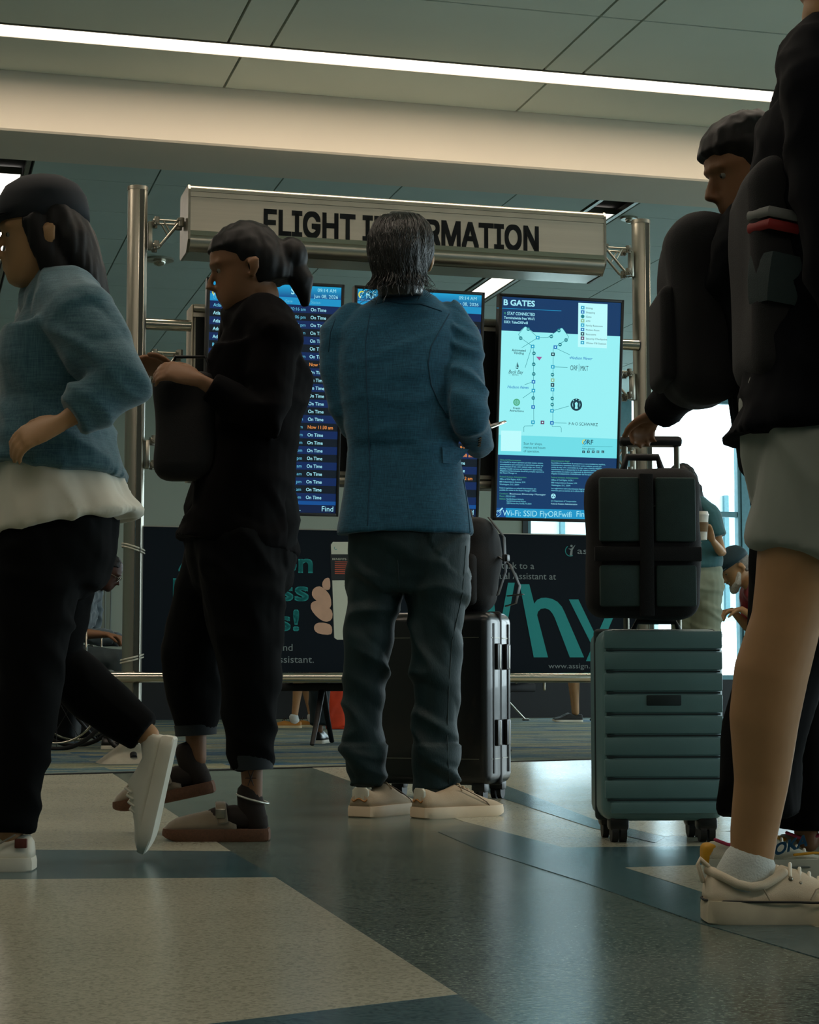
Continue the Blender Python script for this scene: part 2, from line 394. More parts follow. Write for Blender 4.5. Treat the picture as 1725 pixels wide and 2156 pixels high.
# soffit
so = MB(); prof = [(.45, ZC + .1), (.447, ZC - .02), (.45, 3.31), (.46, 3.30), (1.02, 3.30), (1.03, 3.31), (1.03, ZC + .1)]
so.rings([[V((x, p[0], p[1])) for p in prof] for x in (XL, XR)])
soffit = obj('beam_soffit', so, SOFF, M=ROOM); tag(soffit, 'deep pale painted soffit beam crossing the ceiling', kind='structure')

# ------------------------------------------------------------------ walls
def far(u, v, y=YF):
    d = ray(u, v); o = ROOMI @ V((0, 0, CAM_H)); dl = ROOMI.to_3x3() @ d; k = (y - o.y) / dl.y
    p = o + dl * k; return p.x, p.z
xw = far(1100, 1100)[0]; xp = far(1111, 1100)[0]; x3 = far(1300, 900)[0]; x4 = far(1324, 900)[0]; x5 = far(1560, 1000)[0]; x6 = far(1582, 1000)[0]
w = obj('wall_back', MB().box((XL, YF, 0), (xw, YF + .2, ZC + .2)), WALL, M=ROOM); tag(w, 'pale plain wall behind the seated travellers', kind='structure')
def glazed_wall(name, label, p0, p1, nbay, M0, sill=.42, head=3.3):
    """wall with a row of window bays; local x along the wall, y outwards"""
    L_ = p1 - p0; bw = L_ / nbay; m = MB()
    m.box((p0, 0, 0), (p1, .2, sill)); m.box((p0, 0, head), (p1, .2, ZC + .2))
    for i in range(nbay + 1): m.box((p0 + bw * i - .3, 0, sill), (p0 + bw * i + .3, .2, head))
    w = obj(name, m, WALL_D, M=M0); tag(w, label, kind='structure')
    for i in range(nbay):
        c = p0 + bw * (i + .5); h_ = bw / 2 - .3
        fr = MB()
        for q in (((c - h_, .05, sill), (c + h_, .12, sill + .05)), ((c - h_, .05, head - .05), (c + h_, .12, head)), ((c - .03, .05, sill), (c + .03, .12, head)), ((c - h_, .05, sill), (c - h_ + .05, .12, head)), ((c + h_ - .05, .05, sill), (c + h_, .12, head))): fr.box(*q)
        obj('window_frame', fr, FRAMEM, w)
        pl = bpy.data.lights.new('window_daylight', 'AREA'); pl.shape = 'RECTANGLE'; pl.size = 2 * h_; pl.size_y = head - sill; pl.cycles.is_portal = True
        po = bpy.data.objects.new('window_daylight', pl); sc.collection.objects.link(po)
        po.matrix_world = M0 @ Matrix.Translation((c, .22, (sill + head) / 2)) @ Matrix.Rotation(-math.pi / 2, 4, 'X')
    return w
RZ = lambda d: Matrix.Rotation(math.radians(d), 4, 'Z')
w = obj('wall_left', MB().box((XL - .2, YN, 0), (XL, YF + .2, ZC + .2)), WALL, M=ROOM); tag(w, 'pale side wall of the concourse', kind='structure')
glazed_wall('wall_right', 'unseen side wall with window bays added to daylight the ceiling', 0, YF - YN, 7, ROOM @ Matrix.Translation((XR, YF, 0)) @ RZ(-90))  # window bays added out of view for cool daylight on the ceiling
w = obj('wall_front', MB().box((XL - .2, YN - .2, 0), (XR + .2, YN, ZC + .2)), WALL_D, M=ROOM); tag(w, 'plain wall behind the viewer', kind='structure')
obj('baseboard_back', MB().box((XL, YF - .03, 0), (xw, YF + .01, .42)), mat('black_base_panel', (12, 16, 18), .7), M=ROOM)['kind'] = 'structure'
w = obj('wall_window', MB().box((xw, YF, 0), (XR, YF + .2, .42)), mat('black_base_panel', (12, 16, 18), .7), M=ROOM); tag(w, 'low dark wall under the windows', kind='structure')
# windows
GLASS = bpy.data.materials.new('window_glass'); GLASS.use_nodes = True
gb = GLASS.node_tree.nodes['Principled BSDF']; gb.inputs['Transmission Weight'].default_value = 1; gb.inputs['Roughness'].default_value = 0; gb.inputs['IOR'].default_value = 1.02
gb.inputs['Base Color'].default_value = (.93, .98, 1, 1)
cuts = [xp, x3, x4, x5, x6]
spans = [(xp, x3), (x4, x5), (x6 + .16, x6 + 1.9), (x6 + 2.05, min(x6 + 4.2, XR))]
cols_ = [(xw, xp), (x3, x4), (x5, x6 + .16), (x6 + 1.9, x6 + 2.05)]
for i, (a, b) in enumerate(cols_):
    o = obj('trim_%d' % (i + 1), MB().box((a, YF - .02, .42), (b, YF + .18, ZC + .1)), (FRAMEM, DFRAME)[i == 0], M=ROOM); o['kind'] = 'structure'
zt = far(1540, 1083)[1]
for i, (a, b) in enumerate(spans):
    if b - a < .2: continue
    wd = thing('window_%d' % (i + 1), 'tall bright window pane bay on the apron side', None, ROOM @ Matrix.Translation((a, YF, .42)), kind='structure')
    del wd['category']
    wdt, ht = b - a, ZC - .42
    fr = MB()
    for q in (((0, 0, 0), (wdt, .08, .05)), ((0, 0, ht - .06), (wdt, .08, ht)), ((0, 0, 0), (.04, .08, ht)), ((wdt - .04, 0, 0), (wdt, .08, ht))): fr.box(*q)
    obj('window_frame', fr, FRAMEM, wd)
    tr = obj('transom', MB().box((.04, .01, zt - .42 - .03), (wdt - .04, .07, zt - .42 + .03)), FRAMEM, wd)
    obj('pane', MB().box((.035, .035, .045), (wdt - .035, .041, zt - .42 - .03)), GLASS, wd)
    obj('pane', MB().box((.035, .035, zt - .42 + .03), (wdt - .035, .041, ht - .055)), GLASS, wd)
    pl = bpy.data.lights.new('window_daylight', 'AREA'); pl.shape = 'RECTANGLE'; pl.size = wdt; pl.size_y = ht; pl.energy = 1; pl.cycles.is_portal = True
    po = bpy.data.objects.new('window_daylight', pl); sc.collection.objects.link(po)
    po.matrix_world = ROOM @ Matrix.Translation(((a + b) / 2, YF + .25, .42 + ht / 2)) @ Matrix.Rotation(-math.pi / 2, 4, 'X')
# outside: apron, jet bridge, far terminal
APR = mat('concrete_apron', (190, 200, 200), .9, scale=.6)
o = obj('ground', MB().box((-60, -70, -1.6), (70, 90, -1.5)), APR, M=ROOM); tag(o, 'bleached concrete apron outside the windows', kind='structure')
BR = mat('jet_bridge_steel', (176, 200, 206), .5, .1)
t = thing('jet_bridge', 'pale jet bridge seen through the bright windows', 'jet bridge', ROOM @ Matrix.Translation((7.6, 22, -1.5)))
obj('tunnel', MB().box((-9, -1.3, 3.0), (7, 1.3, 5.1)), BR, t)
rb = MB()
for i in range(16): rb.box((-9 + i, -1.38, 3.0), (-8.92 + i, -1.3, 5.1))
obj('tunnel_ribs', rb, FRAMEM, t); t.children[-1]['kind'] = 'stuff'
obj('support_column', MB().cyl((-4, 0, 0), (-4, 0, 3.0), .3), BR, t); obj('support_column', MB().cyl((4, 0, 0), (4, 0, 3.0), .3), BR, t)
obj('rotunda', MB().cyl((-9.5, 0, 2.8), (-9.5, 0, 5.6), 1.9, 28), BR, t)
# small ceiling fittings
def pxceil(u, v): return fl(u, v, ZC)
for (u, v, r, lab) in ((336, 545, .11, 'round ceiling speaker beside the left sign bracket'), (1325, 458, .06, 'small round downlight above the right sign bracket')):
    p_ = pxceil(u, v)
    t = thing('ceiling_fitting', lab, 'ceiling fitting', Matrix.Translation(p_))
    obj('rim', MB().cyl((0, 0, -.015), (0, 0, .0), r, 28), STEEL, t, smooth='auto')
    obj('dome', MB().ball((0, 0, -.02), (r * .45, r * .45, r * .35), 14), STEEL_R, t, smooth=True)
# ------------------------------------------------------------------ flat print and screen graphics on a real surface
_fc = {}
try:
    import os
    FONT = bpy.data.fonts.load(os.path.join(bpy.utils.system_resource('DATAFILES', path='fonts'), 'Inter.woff2'))
except Exception: FONT = None
_cap = {}
def text_mesh(s, bold=0.0, shear=0.0, sign=False):
    key = (s, bold, shear, sign)
    if key in _fc: return _fc[key]
    cu = bpy.data.curves.new('t', 'FONT'); cu.body = s; cu.size = 1.0; cu.shear = shear; cu.resolution_u = 3
    if FONT and sign: cu.font = FONT
    o = bpy.data.objects.new('t', cu); sc.collection.objects.link(o)
    dg = bpy.context.evaluated_depsgraph_get(); dg.update()
    me = bpy.data.meshes.new_from_object(o.evaluated_get(dg), depsgraph=dg)
    vs = [v.co.copy() for v in me.vertices]; fs = [tuple(p.vertices) for p in me.polygons]
    bpy.data.objects.remove(o); bpy.data.meshes.remove(me)
    if not vs: _fc[key] = ([], [], 0, 1); return _fc[key]
    x0 = min(v.x for v in vs); x1 = max(v.x for v in vs)
    for v in vs: v.x -= x0
    if bold:
        bv = vs; bf = fs; vs = []; fs = []; b_ = bold * .8
        g_ = [b_ * q for q in ((-1, -.5, 0, .5, 1) if sign else (-1, 1))]
        for dx, dy in ([(p, q) for p in g_ for q in g_] if (bold > .008 and len(s) < 30) else ((-b_, 0), (b_, 0))):
            o_ = len(vs); vs += [V((v.x + dx, v.y + dy, 0)) for v in bv]; fs += [tuple(i + o_ for i in f) for f in bf]
    if sign not in _cap:
        _cap[sign] = None; h_ = text_mesh('H', 0, 0, sign)[0]; _cap[sign] = max(v.y for v in h_) if h_ else .7
    _fc[key] = (vs, fs, x1 - x0, _cap[sign] or .7)
    return _fc[key]
class Decal:
    """print laid on the surface y = 0 of the frame M, facing -y; pixel pairs are only used to look up places on that surface"""
    def __init__(s, M): s.M = M; s.I = M.inverted(); s.lay = {}
    def P(s, u, v):
        o = s.I @ V((0, 0, CAM_H)); d = s.I.to_3x3() @ ray(u, v); k = -o.y / d.y; p = o + d * k
        return V((p.x, 0, p.z))
    def mb(s, key): return s.lay.setdefault(key, MB())
    def face(s, key, pts, z):
        s.mb(key).add([V((p[0], -z, p[2])) for p in pts], [tuple(range(len(pts)))])
    def rect(s, key, u0, v0, u1, v1, z=.0005):
        a = s.P(u0, v0); b = s.P(u1, v1); s.face(key, [a, (b.x, 0, a.z), b, (a.x, 0, b.z)], z)
    def lrect(s, key, x0, z0, x1, z1, z=.0005): s.face(key, [(x0, 0, z0), (x1, 0, z0), (x1, 0, z1), (x0, 0, z1)], z)
    def poly(s, key, pts, z=.0005): s.face(key, [s.P(*p) for p in pts], z)
    def disk(s, key, u, v, r, z=.0005, n=20, ry=None):
        c = s.P(u, v); e = s.P(u + r, v); R_ = abs(e.x - c.x); ry = R_ if ry is None else R_ * ry / r
        s.face(key, [(c.x + R_ * math.cos(2 * math.pi * k / n), 0, c.z + ry * math.sin(2 * math.pi * k / n)) for k in range(n)], z)
    def ring(s, key, u, v, r, w, z=.0005, n=28, a0=0, a1=360):
        c = s.P(u, v); e = s.P(u + r, v); f = s.P(u + r - w, v); R1 = abs(e.x - c.x); R0 = abs(f.x - c.x); m = s.mb(key)
        vs = []; fs = []
        for k in range(n + 1):
            t = math.radians(a0 + (a1 - a0) * k / n); vs += [(c.x + R1 * math.cos(t), -z, c.z + R1 * math.sin(t)), (c.x + R0 * math.cos(t), -z, c.z + R0 * math.sin(t))]
        for k in range(n): fs.append((2 * k, 2 * k + 1, 2 * k + 3, 2 * k + 2))
        m.add(vs, fs)
    def line(s, key, pts, w=.9, z=.0004):
        q = [s.P(*p) for p in pts]; ww = abs(s.P(pts[0][0] + w, pts[0][1]).x - q[0].x) / 2
        for a, b in zip(q, q[1:]):
            d = (b - a).normalized(); n_ = V((-d.z, 0, d.x)) * ww; a2 = a - d * ww * .5; b2 = b + d * ww * .5
            s.face(key, [a2 + n_, b2 + n_, b2 - n_, a2 - n_], z)
    def text(s, key, st, u, v, h, align='L', w=None, bold=0.0, shear=0.0, z=.0009, depth=0, wpx=None):
        vs, fs, wd, cap = text_mesh(st, bold, shear)
        if not vs: return
        a = s.P(u, v); hz = abs(s.P(u, v - h).z - a.z); sy = hz / cap; sx = sy
        if wpx: sx = abs(s.P(u + wpx, v).x - a.x) / wd
        if w: sx = sy * w
        off = {'L': 0, 'R': -wd * sx, 'C': -wd * sx / 2}[align]
        s.mb(key).add([V((a.x + off + p.x * sx, -z, a.z + p.y * sy)) for p in vs], fs)
    def build(s, parent, names):
        for k, m in s.lay.items():
            nm, mt = names[k]
            o = obj(nm, m, mt, parent); o['kind'] = 'stuff'
BP = lambda y=0: ROOM @ Matrix.Translation((0, y, 0))
DB = Decal(BP(0))

# ------------------------------------------------------------------ posts
def post(x, label):
    t = thing('sign_post', label, 'post', ROOM @ Matrix.Translation((x, 0, 0)), group='round aluminium posts of the flight board')
    obj('pole', MB().cyl((0, 0, .06), (0, 0, 2.905), .05, 40), STEEL, t, smooth='auto')
    obj('slot_strip', MB().box((.004, -.0535, .09), (.026, -.044, 2.90)), GREYSLOT, t)
    e = MB().box((-.0, -.0545, .09), (.004, -.044, 2.90)); e.box((.026, -.0545, .09), (.030, -.044, 2.90))
    obj('slot_edge', e, STEEL_R, t)
    obj('cap', MB().cyl((0, 0, 2.902), (0, 0, 2.922), .053, 40), STEEL_D, t, smooth='auto')
    rg = []
    for (hw, z) in ((.165, 0), (.165, .006), (.155, .012), (.062, .09), (.056, .10)):
        ring = []
        for k in range(40):
            th = 2 * math.pi * k / 40; e_ = 2 / (6 if z < .05 else 2.4)
            cx, sy = math.cos(th), math.sin(th)
            ring.append(V((math.copysign(abs(cx) ** e_, cx) * hw, math.copysign(abs(sy) ** e_, sy) * hw, z)))
        rg.append(ring)
    ft = obj('foot_flange', MB().rings(rg), mat('cast_flange', (150, 146, 130), .55, .35), t, smooth='auto')
    obj('bolt_hole', MB().cyl((0.0, -.128, .036), (0.0, -.11, .052), .017, 20), DARKGAP, ft)
    return t
pl_ = post(0, 'round aluminium post with a grey slot, beside the capped walker and left of the banner')
pr_ = post(2.748, 'round aluminium post with a grey slot, between the gate map screen and the backpacker')

# ------------------------------------------------------------------ sign
ty = -.14
t = thing('flight_information_sign', 'long brushed metal box sign reading FLIGHT INFORMATION above the screens', 'sign', ROOM @ Matrix.Translation((0, ty, 0)))
s0, s1 = .238, 2.492; zb, zt_ = 2.585, 2.915
pf = [(.012, zb + .05), (.004, zb + .07), (.004, zt_ - .02), (.012, zt_ - .006), (.03, zt_), (.26, zt_), (.28, zt_ - .02), (.28, zb + .02), (.26, zb), (.06, zb), (.03, zb + .015)]
obj('housing', MB().rings([[V((x, p[0], p[1])) for p in pf] for x in (s0 + .012, s1 - .012)]), STEEL, t)
def hprof(pts, x0=s0 + .012, x1=s1 - .012): return MB().rings([[V((x, p[0], p[1])) for p in pts] for x in (x0, x1)])
def arc(cy, cz, r, a0, a1, n=8): return [(cy + r * math.cos(math.radians(a0 + (a1 - a0) * i / n)), cz + r * math.sin(math.radians(a0 + (a1 - a0) * i / n))) for i in range(n + 1)]
obj('top_rail', hprof(arc(.022, zt_ - .022, .024, 90, 180) + [(-.002, zt_ - .030), (.02, zt_ - .030), (.05, zt_)]), STEEL, t, smooth='auto')
obj('upper_band', hprof([(-.003, zt_ - .036), (-.003, zt_ - .058), (.02, zt_ - .058), (.02, zt_ - .036)]), STEEL, t)
obj('front_panel', hprof([(.0, zt_ - .060), (.0, zb + .098), (.02, zb + .098), (.02, zt_ - .060)]), STEEL_H, t)
obj('lower_band', hprof([(-.004, zb + .096), (-.008, zb + .072), (.02, zb + .072), (.02, zb + .096)]), STEEL_R, t)
obj('bottom_roll', hprof(arc(.045, zb + .052, .052, 155, 262) + [(.05, zb + .02), (.05, zb + .064)]), STEEL, t, smooth='auto')
obj('soffit_plate', hprof([(.06, zb - .001), (.27, zb - .001), (.27, zb + .004), (.06, zb + .004)]), STEEL_R, t)
for x in (s0, s1 - .012):
    po = [(p[0] * 1.0, p[1]) for p in ([(-.004, zb + .05), (-.004, zt_ - .02), (.012, zt_ + .004), (.27, zt_ + .004), (.285, zt_ - .015), (.285, zb + .015), (.265, zb - .005), (.06, zb - .005)])]
    obj('end_cap', MB().rings([[V((x_, p[0], p[1])) for p in po] for x_ in (x, x + .012)]), STEEL_D, t)
D = Decal(ROOM @ Matrix.Translation((0, ty, 0)))
vs, fs, wd, cap = text_mesh('FLIGHT INFORMATION', .034, 0, True)
a = D.P(557, 492.5); b = D.P(1133, 513); hz = D.P(557, 442).z - a.z
D.lay['k'] = MB().add([V((a.x + p.x / wd * (b.x - a.x), -.0015, a.z + p.y / cap * hz)) for p in vs], fs)
D.build(t, {'k': ('lettering', mat('dark_vinyl', (22, 30, 32), .6))})

# ------------------------------------------------------------------ housing behind the screens, tubes
t = thing('display_housing', 'brushed metal housing box behind the three screens', 'housing', ROOM)
zc0, zc1 = 1.425, 2.325
obj('body', MB().rbox((.285, -.02, zc0), (2.46, .16, zc1), .012), STEEL_D, t, smooth='auto')
obj('front_panel', MB().box((.30, -.028, zc0 + .06), (2.45, -.019, zc1 - .06)), mat('dark_recess_panel', (26, 32, 32), .4, .6), t)
obj('top_rail', MB().rbox((.285, -.036, zc1 - .038), (2.46, .0, zc1 + .004), .012), STEEL, t, smooth='auto')
obj('top_band', MB().box((.285, -.033, zc1 - .064), (2.46, -.02, zc1 - .044)), STEEL, t)
obj('bottom_rail', MB().rbox((.285, -.036, zc0 - .004), (2.46, .0, zc0 + .038), .012), STEEL, t, smooth='auto')
obj('bottom_band', MB().box((.285, -.033, zc0 + .044), (2.46, -.02, zc0 + .064)), STEEL, t)
obj('end_cap', MB().rbox((.278, -.03, zc0 + .0), (.287, .155, zc1), .004), mat('end_cap_lit_peach', (206, 196, 176), .5, .2), t)  # peach brightness of light falling on the cap is put into its colour
obj('end_cap', MB().rbox((2.458, -.03, zc0 + .0), (2.467, .155, zc1), .004), mat('end_cap_lit_peach', (206, 196, 176), .5, .2), t)
t = thing('support_tube', 'short horizontal steel tube between the capped walker\'s post and the screen housing', 'tube', ROOM @ Matrix.Translation((0, 0, 2.218)))
obj('tube', MB().cyl((.046, .0, 0), (.276, .0, 0), .03, 28), STEEL_R, t, smooth='auto')
t = thing('support_tube', 'short horizontal steel tube between the map screen and the post by the backpacker', 'tube', ROOM @ Matrix.Translation((0, 0, 2.225)))
obj('tube', MB().cyl((2.469, -.03, 0), (2.712, -.03, 0), .03, 28), STEEL_R, t, smooth='auto')
obj('end_plug', MB().cyl((2.712, -.03, 0), (2.718, -.03, 0), .032, 28), BLACKP, t, smooth='auto')
t = thing('lower_rail', 'polished steel rail with rounded ends along the bottom of the banner', 'rail', ROOM @ Matrix.Translation((0, 0, .428)))
obj('rail', MB().tube([(-.235, -.083, 0), (2.98, -.083, 0)], [.0275, .0275], n=28), STEEL_R, t, smooth=True)
for x in (0, 2.748): obj('rail_clamp', MB().cyl((x, -.06, -.0), (x, -.04, 0), .02, 16), STEEL_D, t, smooth='auto')

# ------------------------------------------------------------------ hinged truss brackets
def bracket(x, z, sg, label, w=.155):
    M = ROOM @ Matrix.Translation((x, 0, z)) @ Matrix.Diagonal((sg, 1, 1, 1))
    M = ROOM @ Matrix.Translation((x, 0, z))
    t = thing('truss_bracket', label, 'bracket', M, group='hinged steel truss brackets of the flight board')
    q = lambda a, b, c: V((a * sg, b, c))
    pm = MB(); a, b = q(0, -.03, -.145), q(.022, .012, 0.0); pm.rbox((min(a.x, b.x), a.y, a.z), (max(a.x, b.x), b.y, b.z), .004)
    obj('mounting_plate', pm, STEEL, t, smooth='auto')
    for zz in (.0, -.125):
        for yy in (-.045, .035):
            cm = MB().cyl(q(.040, yy, zz - .02), q(.040, yy, zz + .02), .014, 18); cm.cyl(q(.022, yy, zz - .002), q(.034, yy, zz - .002), .012, 14)
            cm.cyl(q(.036, yy - .024, zz - .004), q(.036, yy - .012, zz - .004), .011, 14)
            cm.cyl(q(.036, yy - .028, zz - .004), q(.036, yy - .022, zz - .004), .006, 8)
            cl = obj('clamp', cm, STEEL_D, t, smooth='auto')
    for yy in (-.045, .035):
        cm = MB().cyl(q(w, yy, -.022), q(w, yy, .022), .016, 18); cm.cyl(q(w - .022, yy, .006), q(w, yy, .006), .011, 14); cm.cyl(q(w - .012, yy - .02, .012), q(w - .012, yy, .012), .008, 12)
        obj('clamp', cm, STEEL_D, t, smooth='auto')
        obj('rod', MB().cyl(q(.04, yy, .004), q(w, yy, .004), .0055, 12), STEEL, t, smooth='auto')
        obj('rod', MB().tube([q(.04, yy, -.125), q(.062, yy, -.122), q(w - .012, yy, -.004)], [.0065] * 3, n=12), STEEL, t, smooth='auto')
        obj('rod', MB().cyl(q(.075, yy, .002), q(.108, yy, -.055), .0045, 12), STEEL, t, smooth='auto')
    return t
yL = [DB.P(312, 466).z, DB.P(312, 744).z, DB.P(310, 925).z]
for z, lb in zip(yL, ('steel truss bracket joining the post by the capped walker to the flight sign', 'steel truss bracket at mid height on the post by the capped walker', 'lowest steel truss bracket on the post by the capped walker')):
    bracket(.052, z - .005, 1, lb, .165)
yR = [DB.P(1330, 529).z, DB.P(1330, 787).z, DB.P(1330, 944).z]
for z, lb in zip(yR, ('steel truss bracket joining the end of the flight sign to the post by the backpacker', 'steel truss bracket beside the starry coffee logo end of the map screen', 'lowest steel truss bracket beside the map screen, just above the black travel bag')):
    bracket(2.748 - .052, z - .002, -1, lb, .18)

# ------------------------------------------------------------------ screens
EM = 1.0
C_ = {
 'w': glow('screen_white_text', (150, 215, 228), 1.0), 'o': glow('screen_orange_text', (214, 134, 66), 1.0), 'g': glow('screen_green_text', (96, 186, 92), 1.0),
 'navy': glow('screen_navy', (4, 24, 58), 1.0), 'row': glow('screen_row_blue', (5, 32, 78), 1.0), 'dark': glow('screen_row_dark', (3, 15, 27), 1.0),
 'sub': glow('screen_band_cyan', (20, 134, 184), 1.0), 'foot': glow('screen_footer_blue', (8, 70, 134), 1.0), 'cy': glow('screen_dim_cyan', (92, 176, 204), 1.0),
 'map': glow('screen_map_field', (142, 226, 230), 1.0), 'mapd': glow('screen_map_band', (104, 208, 218), 1.0), 'deep': glow('screen_deep_blue', (3, 48, 92), 1.0),
 'card': glow('screen_card', (176, 236, 238), 1.0), 'ink': glow('screen_ink', (12, 50, 66), 1.0), 'teal': glow('screen_teal', (22, 120, 130), 1.0),
 'sq': glow('screen_blue_square', (28, 150, 186), 1.0), 'bl': glow('screen_blue', (22, 104, 176), 1.0), 'gr': glow('screen_olive', (132, 178, 140), 1.0), 'pk': glow('screen_plum', (92, 50, 92), 1.0),
 'ma': glow('screen_magenta', (150, 80, 140), 1.0), 'sg': glow('screen_sage', (70, 160, 120), 1.0), 'st': glow('screen_small_text', (110, 200, 216), 1.0),
 'tick': glow('screen_ticker', (20, 138, 186), 1.0), 'ye': glow('screen_yellow', (206, 196, 70), 1.0)}
def grad(name, c0, c1):
    m = glow(name, c0); nt = m.node_tree; n = nt.nodes; L = nt.links
    tc = n.new('ShaderNodeTexCoord'); sp = n.new('ShaderNodeSeparateXYZ'); L.new(tc.outputs['Generated'], sp.inputs[0])
    r = n.new('ShaderNodeValToRGB'); r.color_ramp.elements[0].color = rgb(c1); r.color_ramp.elements[1].color = rgb(c0)
    L.new(sp.outputs[2], r.inputs[0]); L.new(r.outputs[0], n['Principled BSDF'].inputs['Emission Color'])
    return m
C_['hd'] = grad('screen_header_gradient', (24, 150, 196), (6, 68, 128))
NM = {k: ('graphics_' + k, m) for k, m in C_.items()}
for k, nm in dict(w='pale_lettering', o='orange_lettering', g='green_lettering', navy='navy_field', row='blue_row', dark='dark_row', sub='cyan_band', foot='footer_band', cy='dim_lettering', map='map_field', mapd='map_lower_band',
                  deep='deep_blue_field', card='legend_card', ink='dark_lettering', teal='route_line', sq='dining_symbol', bl='shop_symbol', gr='cash_symbol', pk='security_symbol', ma='map_marker', sg='green_lettering_small', st='small_lettering', tick='ticker_band', ye='emblem_arc', hd='header_band').items(): NM[k] = (nm, C_[k])
TILT = math.radians(6)
def screen(x0, x1, label):
    zb_ = 1.247; H = 1.187
    M = ROOM @ Matrix.Translation((x0, -.10, zb_)) @ Matrix.Rotation(TILT, 4, 'X')
    t = thing('wall_display', label, 'display', M, group='upright display screens on the flight board')
    w = x1 - x0
    obj('casing', MB().rbox((0, .001, 0), (w, .055, H), .008), BLACKP, t, smooth='auto')
    bz = MB(); b = .017
    for q in (((0, -.006, 0), (w, .012, b)), ((0, -.006, H - b), (w, .012, H)), ((0, -.006, 0), (b, .012, H)), ((w - b, -.006, 0), (w, .012, H))): bz.rbox(*q, r=.003)
    obj('bezel', bz, BLACKP, t, smooth='auto')
    ar = MB().box((w * .5 - .12, .05, H * .45), (w * .5 + .12, .095, H * .62)); obj('wall_mount', ar, STEEL_D, t)
    scn = obj('screen', MB().box((b - .002, -.0005, b - .002), (w - b + .002, .004, H - b + .002)), C_['dark'], t)
    return t, scn, Decal(M), w, H, b
# plane icon
def plane(D, k, u, v, s, down=False):
    sg = 1 if not down else -1
    pts = [(-9, -1 * sg), (-6, -2 * sg), (0, -1.5 * sg), (-5, -7 * sg), (-2, -7.4 * sg), (5, -3.5 * sg), (11, -7 * sg), (13, -6 * sg), (7, 0), (-3, 3.6 * sg), (-6, 3 * sg)]
    if down: pts = [(-12, -8), (-9, -9), (-4, -2), (-3, -7), (-1, -7), (3, 1), (11, 4), (12, 6), (9, 6.5), (-6, 1)]
    D.poly(k, [(u + x * s, v + y * s) for x, y in pts], .0009); D.rect(k, u - 10 * s, v + 8.2 * s, u + 10 * s, v + 9.8 * s, .0009)
def orf(D, u, v, h, dark, ring='ye'):
    D.ring(ring, u + h * .5, v - h * .5, h * .52, h * .18, .0009, a0=60, a1=250); D.ring('sub', u + h * .5, v - h * .5, h * .52, h * .18, .0009, a0=-100, a1=60)
    D.line(dark, [(u + h * .15, v), (u + h * .9, v - h * 1.15)], h * .10, .001); D.text(dark, 'RF', u + h * 1.08, v, h, bold=.01)
def board(x0, x1, label, px, v0, sl, rows, arr):
    t, scn, D, w, H, b = screen(x0, x1, label)
    top = H - b; L_, R_ = b, w - b
    D.lrect('hd', L_, top - .062, R_, top, .0006); D.lrect('sub', L_, top - .098, R_, top - .062, .0006)
    rh = .0398; z = top - .098
    for i in range(25):
        D.lrect('row' if i % 2 == 0 else 'dark', L_, z - rh * (i + 1), R_, z - rh * i, .0006)
    zf = z - 25 * rh
    D.lrect('foot', L_, .058, R_, zf, .0006); D.lrect('navy', L_, b, R_, .058, .0006)
    for (x, al, st, k, i, bd_) in rows:
        vs, fs, wd, cap = text_mesh(st, .012 if bd_ else 0.0); hh = .0165; s_ = hh / cap
        off = -wd * s_ if al == 'R' else 0
        zz = z - rh * (i + .74)
        D.mb(k).add([V((x + off + p.x * s_ * .92, -.0011, zz + p.y * s_)) for p in vs], fs)
    def lt(k, st, x, zz, hh, al='L', bd_=0.0):
        vs, fs, wd, cap = text_mesh(st, bd_); s_ = hh / cap; off = -wd * s_ if al == 'R' else (-wd * s_ / 2 if al == 'C' else 0)
        D.mb(k).add([V((x + off + p.x * s_, -.0011, zz + p.y * s_)) for p in vs], fs)
    lt('w', '09:14 AM', R_ - .027, top - .027, .017, 'R'); lt('w', 'Jun 08, 2026', R_ - .016, top - .058, .017, 'R')
    zs = top - .088
    lt('cy', 'To' if 0 else ('Destination' if not arr else 'From'), L_ + .018, zs, .014)
    lt('cy', 'Gate', .40, zs, .014); lt('cy', 'Schd.', .515, zs, .014, 'R'); lt('cy', 'Status', .535, zs, .014)
    return t, scn, D, lt, L_, R_, top, zf
stt = .535
rows = []
tm = ['10:16 am', '2:06 pm', '1:34 pm', '6:10 am', '', '', 'pm', 'am', 'pm', 'pm', 'am', '12:10 pm', 'pm', '1:10 pm', '12:00 am', '10:20 am', '2:44 pm', '10:44 am', '5:44 pm', '5:24 pm', '11:25 am', '9:38 am', '1:50 pm', '10:45 am', '3:00 pm']
for i in range(25):
    if tm[i]: rows.append((.515, 'R', tm[i], 'cy', i, False))
    late = {7: 'Now 9:40 am', 15: 'Now 11:30 am'}
    rows.append((stt, 'L', late.get(i, 'On Time'), 'o' if i in late else 'w', i, True))
for i in range(5): rows.append((.035, 'L', 'Atlanta', 'w' if i else 'cy', i, True))
rows.append((.035, 'L', 'Boston', 'cy', 5, True))
t, scn, D, lt, L_, R_, top, zf = board(.325, 1.033, 'departures screen of flight rows beside the walker in black, showing On Time', None, 0, 0, rows, False)
lt('w', 'S', .448, top - .045, .03, 'R', .02)
plane(D, 'w', D.P(632, 617).x * 0 + 632, 616, .82)
orf(D, 447, 622, 14, 'w')
lt('cy', 'Flights only.', .36, .064 + .014, .011); lt('cy', 'regarding flight status', .36, .062, .011)
lt('w', "'Fwifi....", .40, .026, .026); lt('w', 'Find', R_ - .012, .026, .026, 'R')
D.build(scn, NM)
for c in scn.children: pass
rows = [(.535, 'L', 'Landed', 'g', 0, False)]
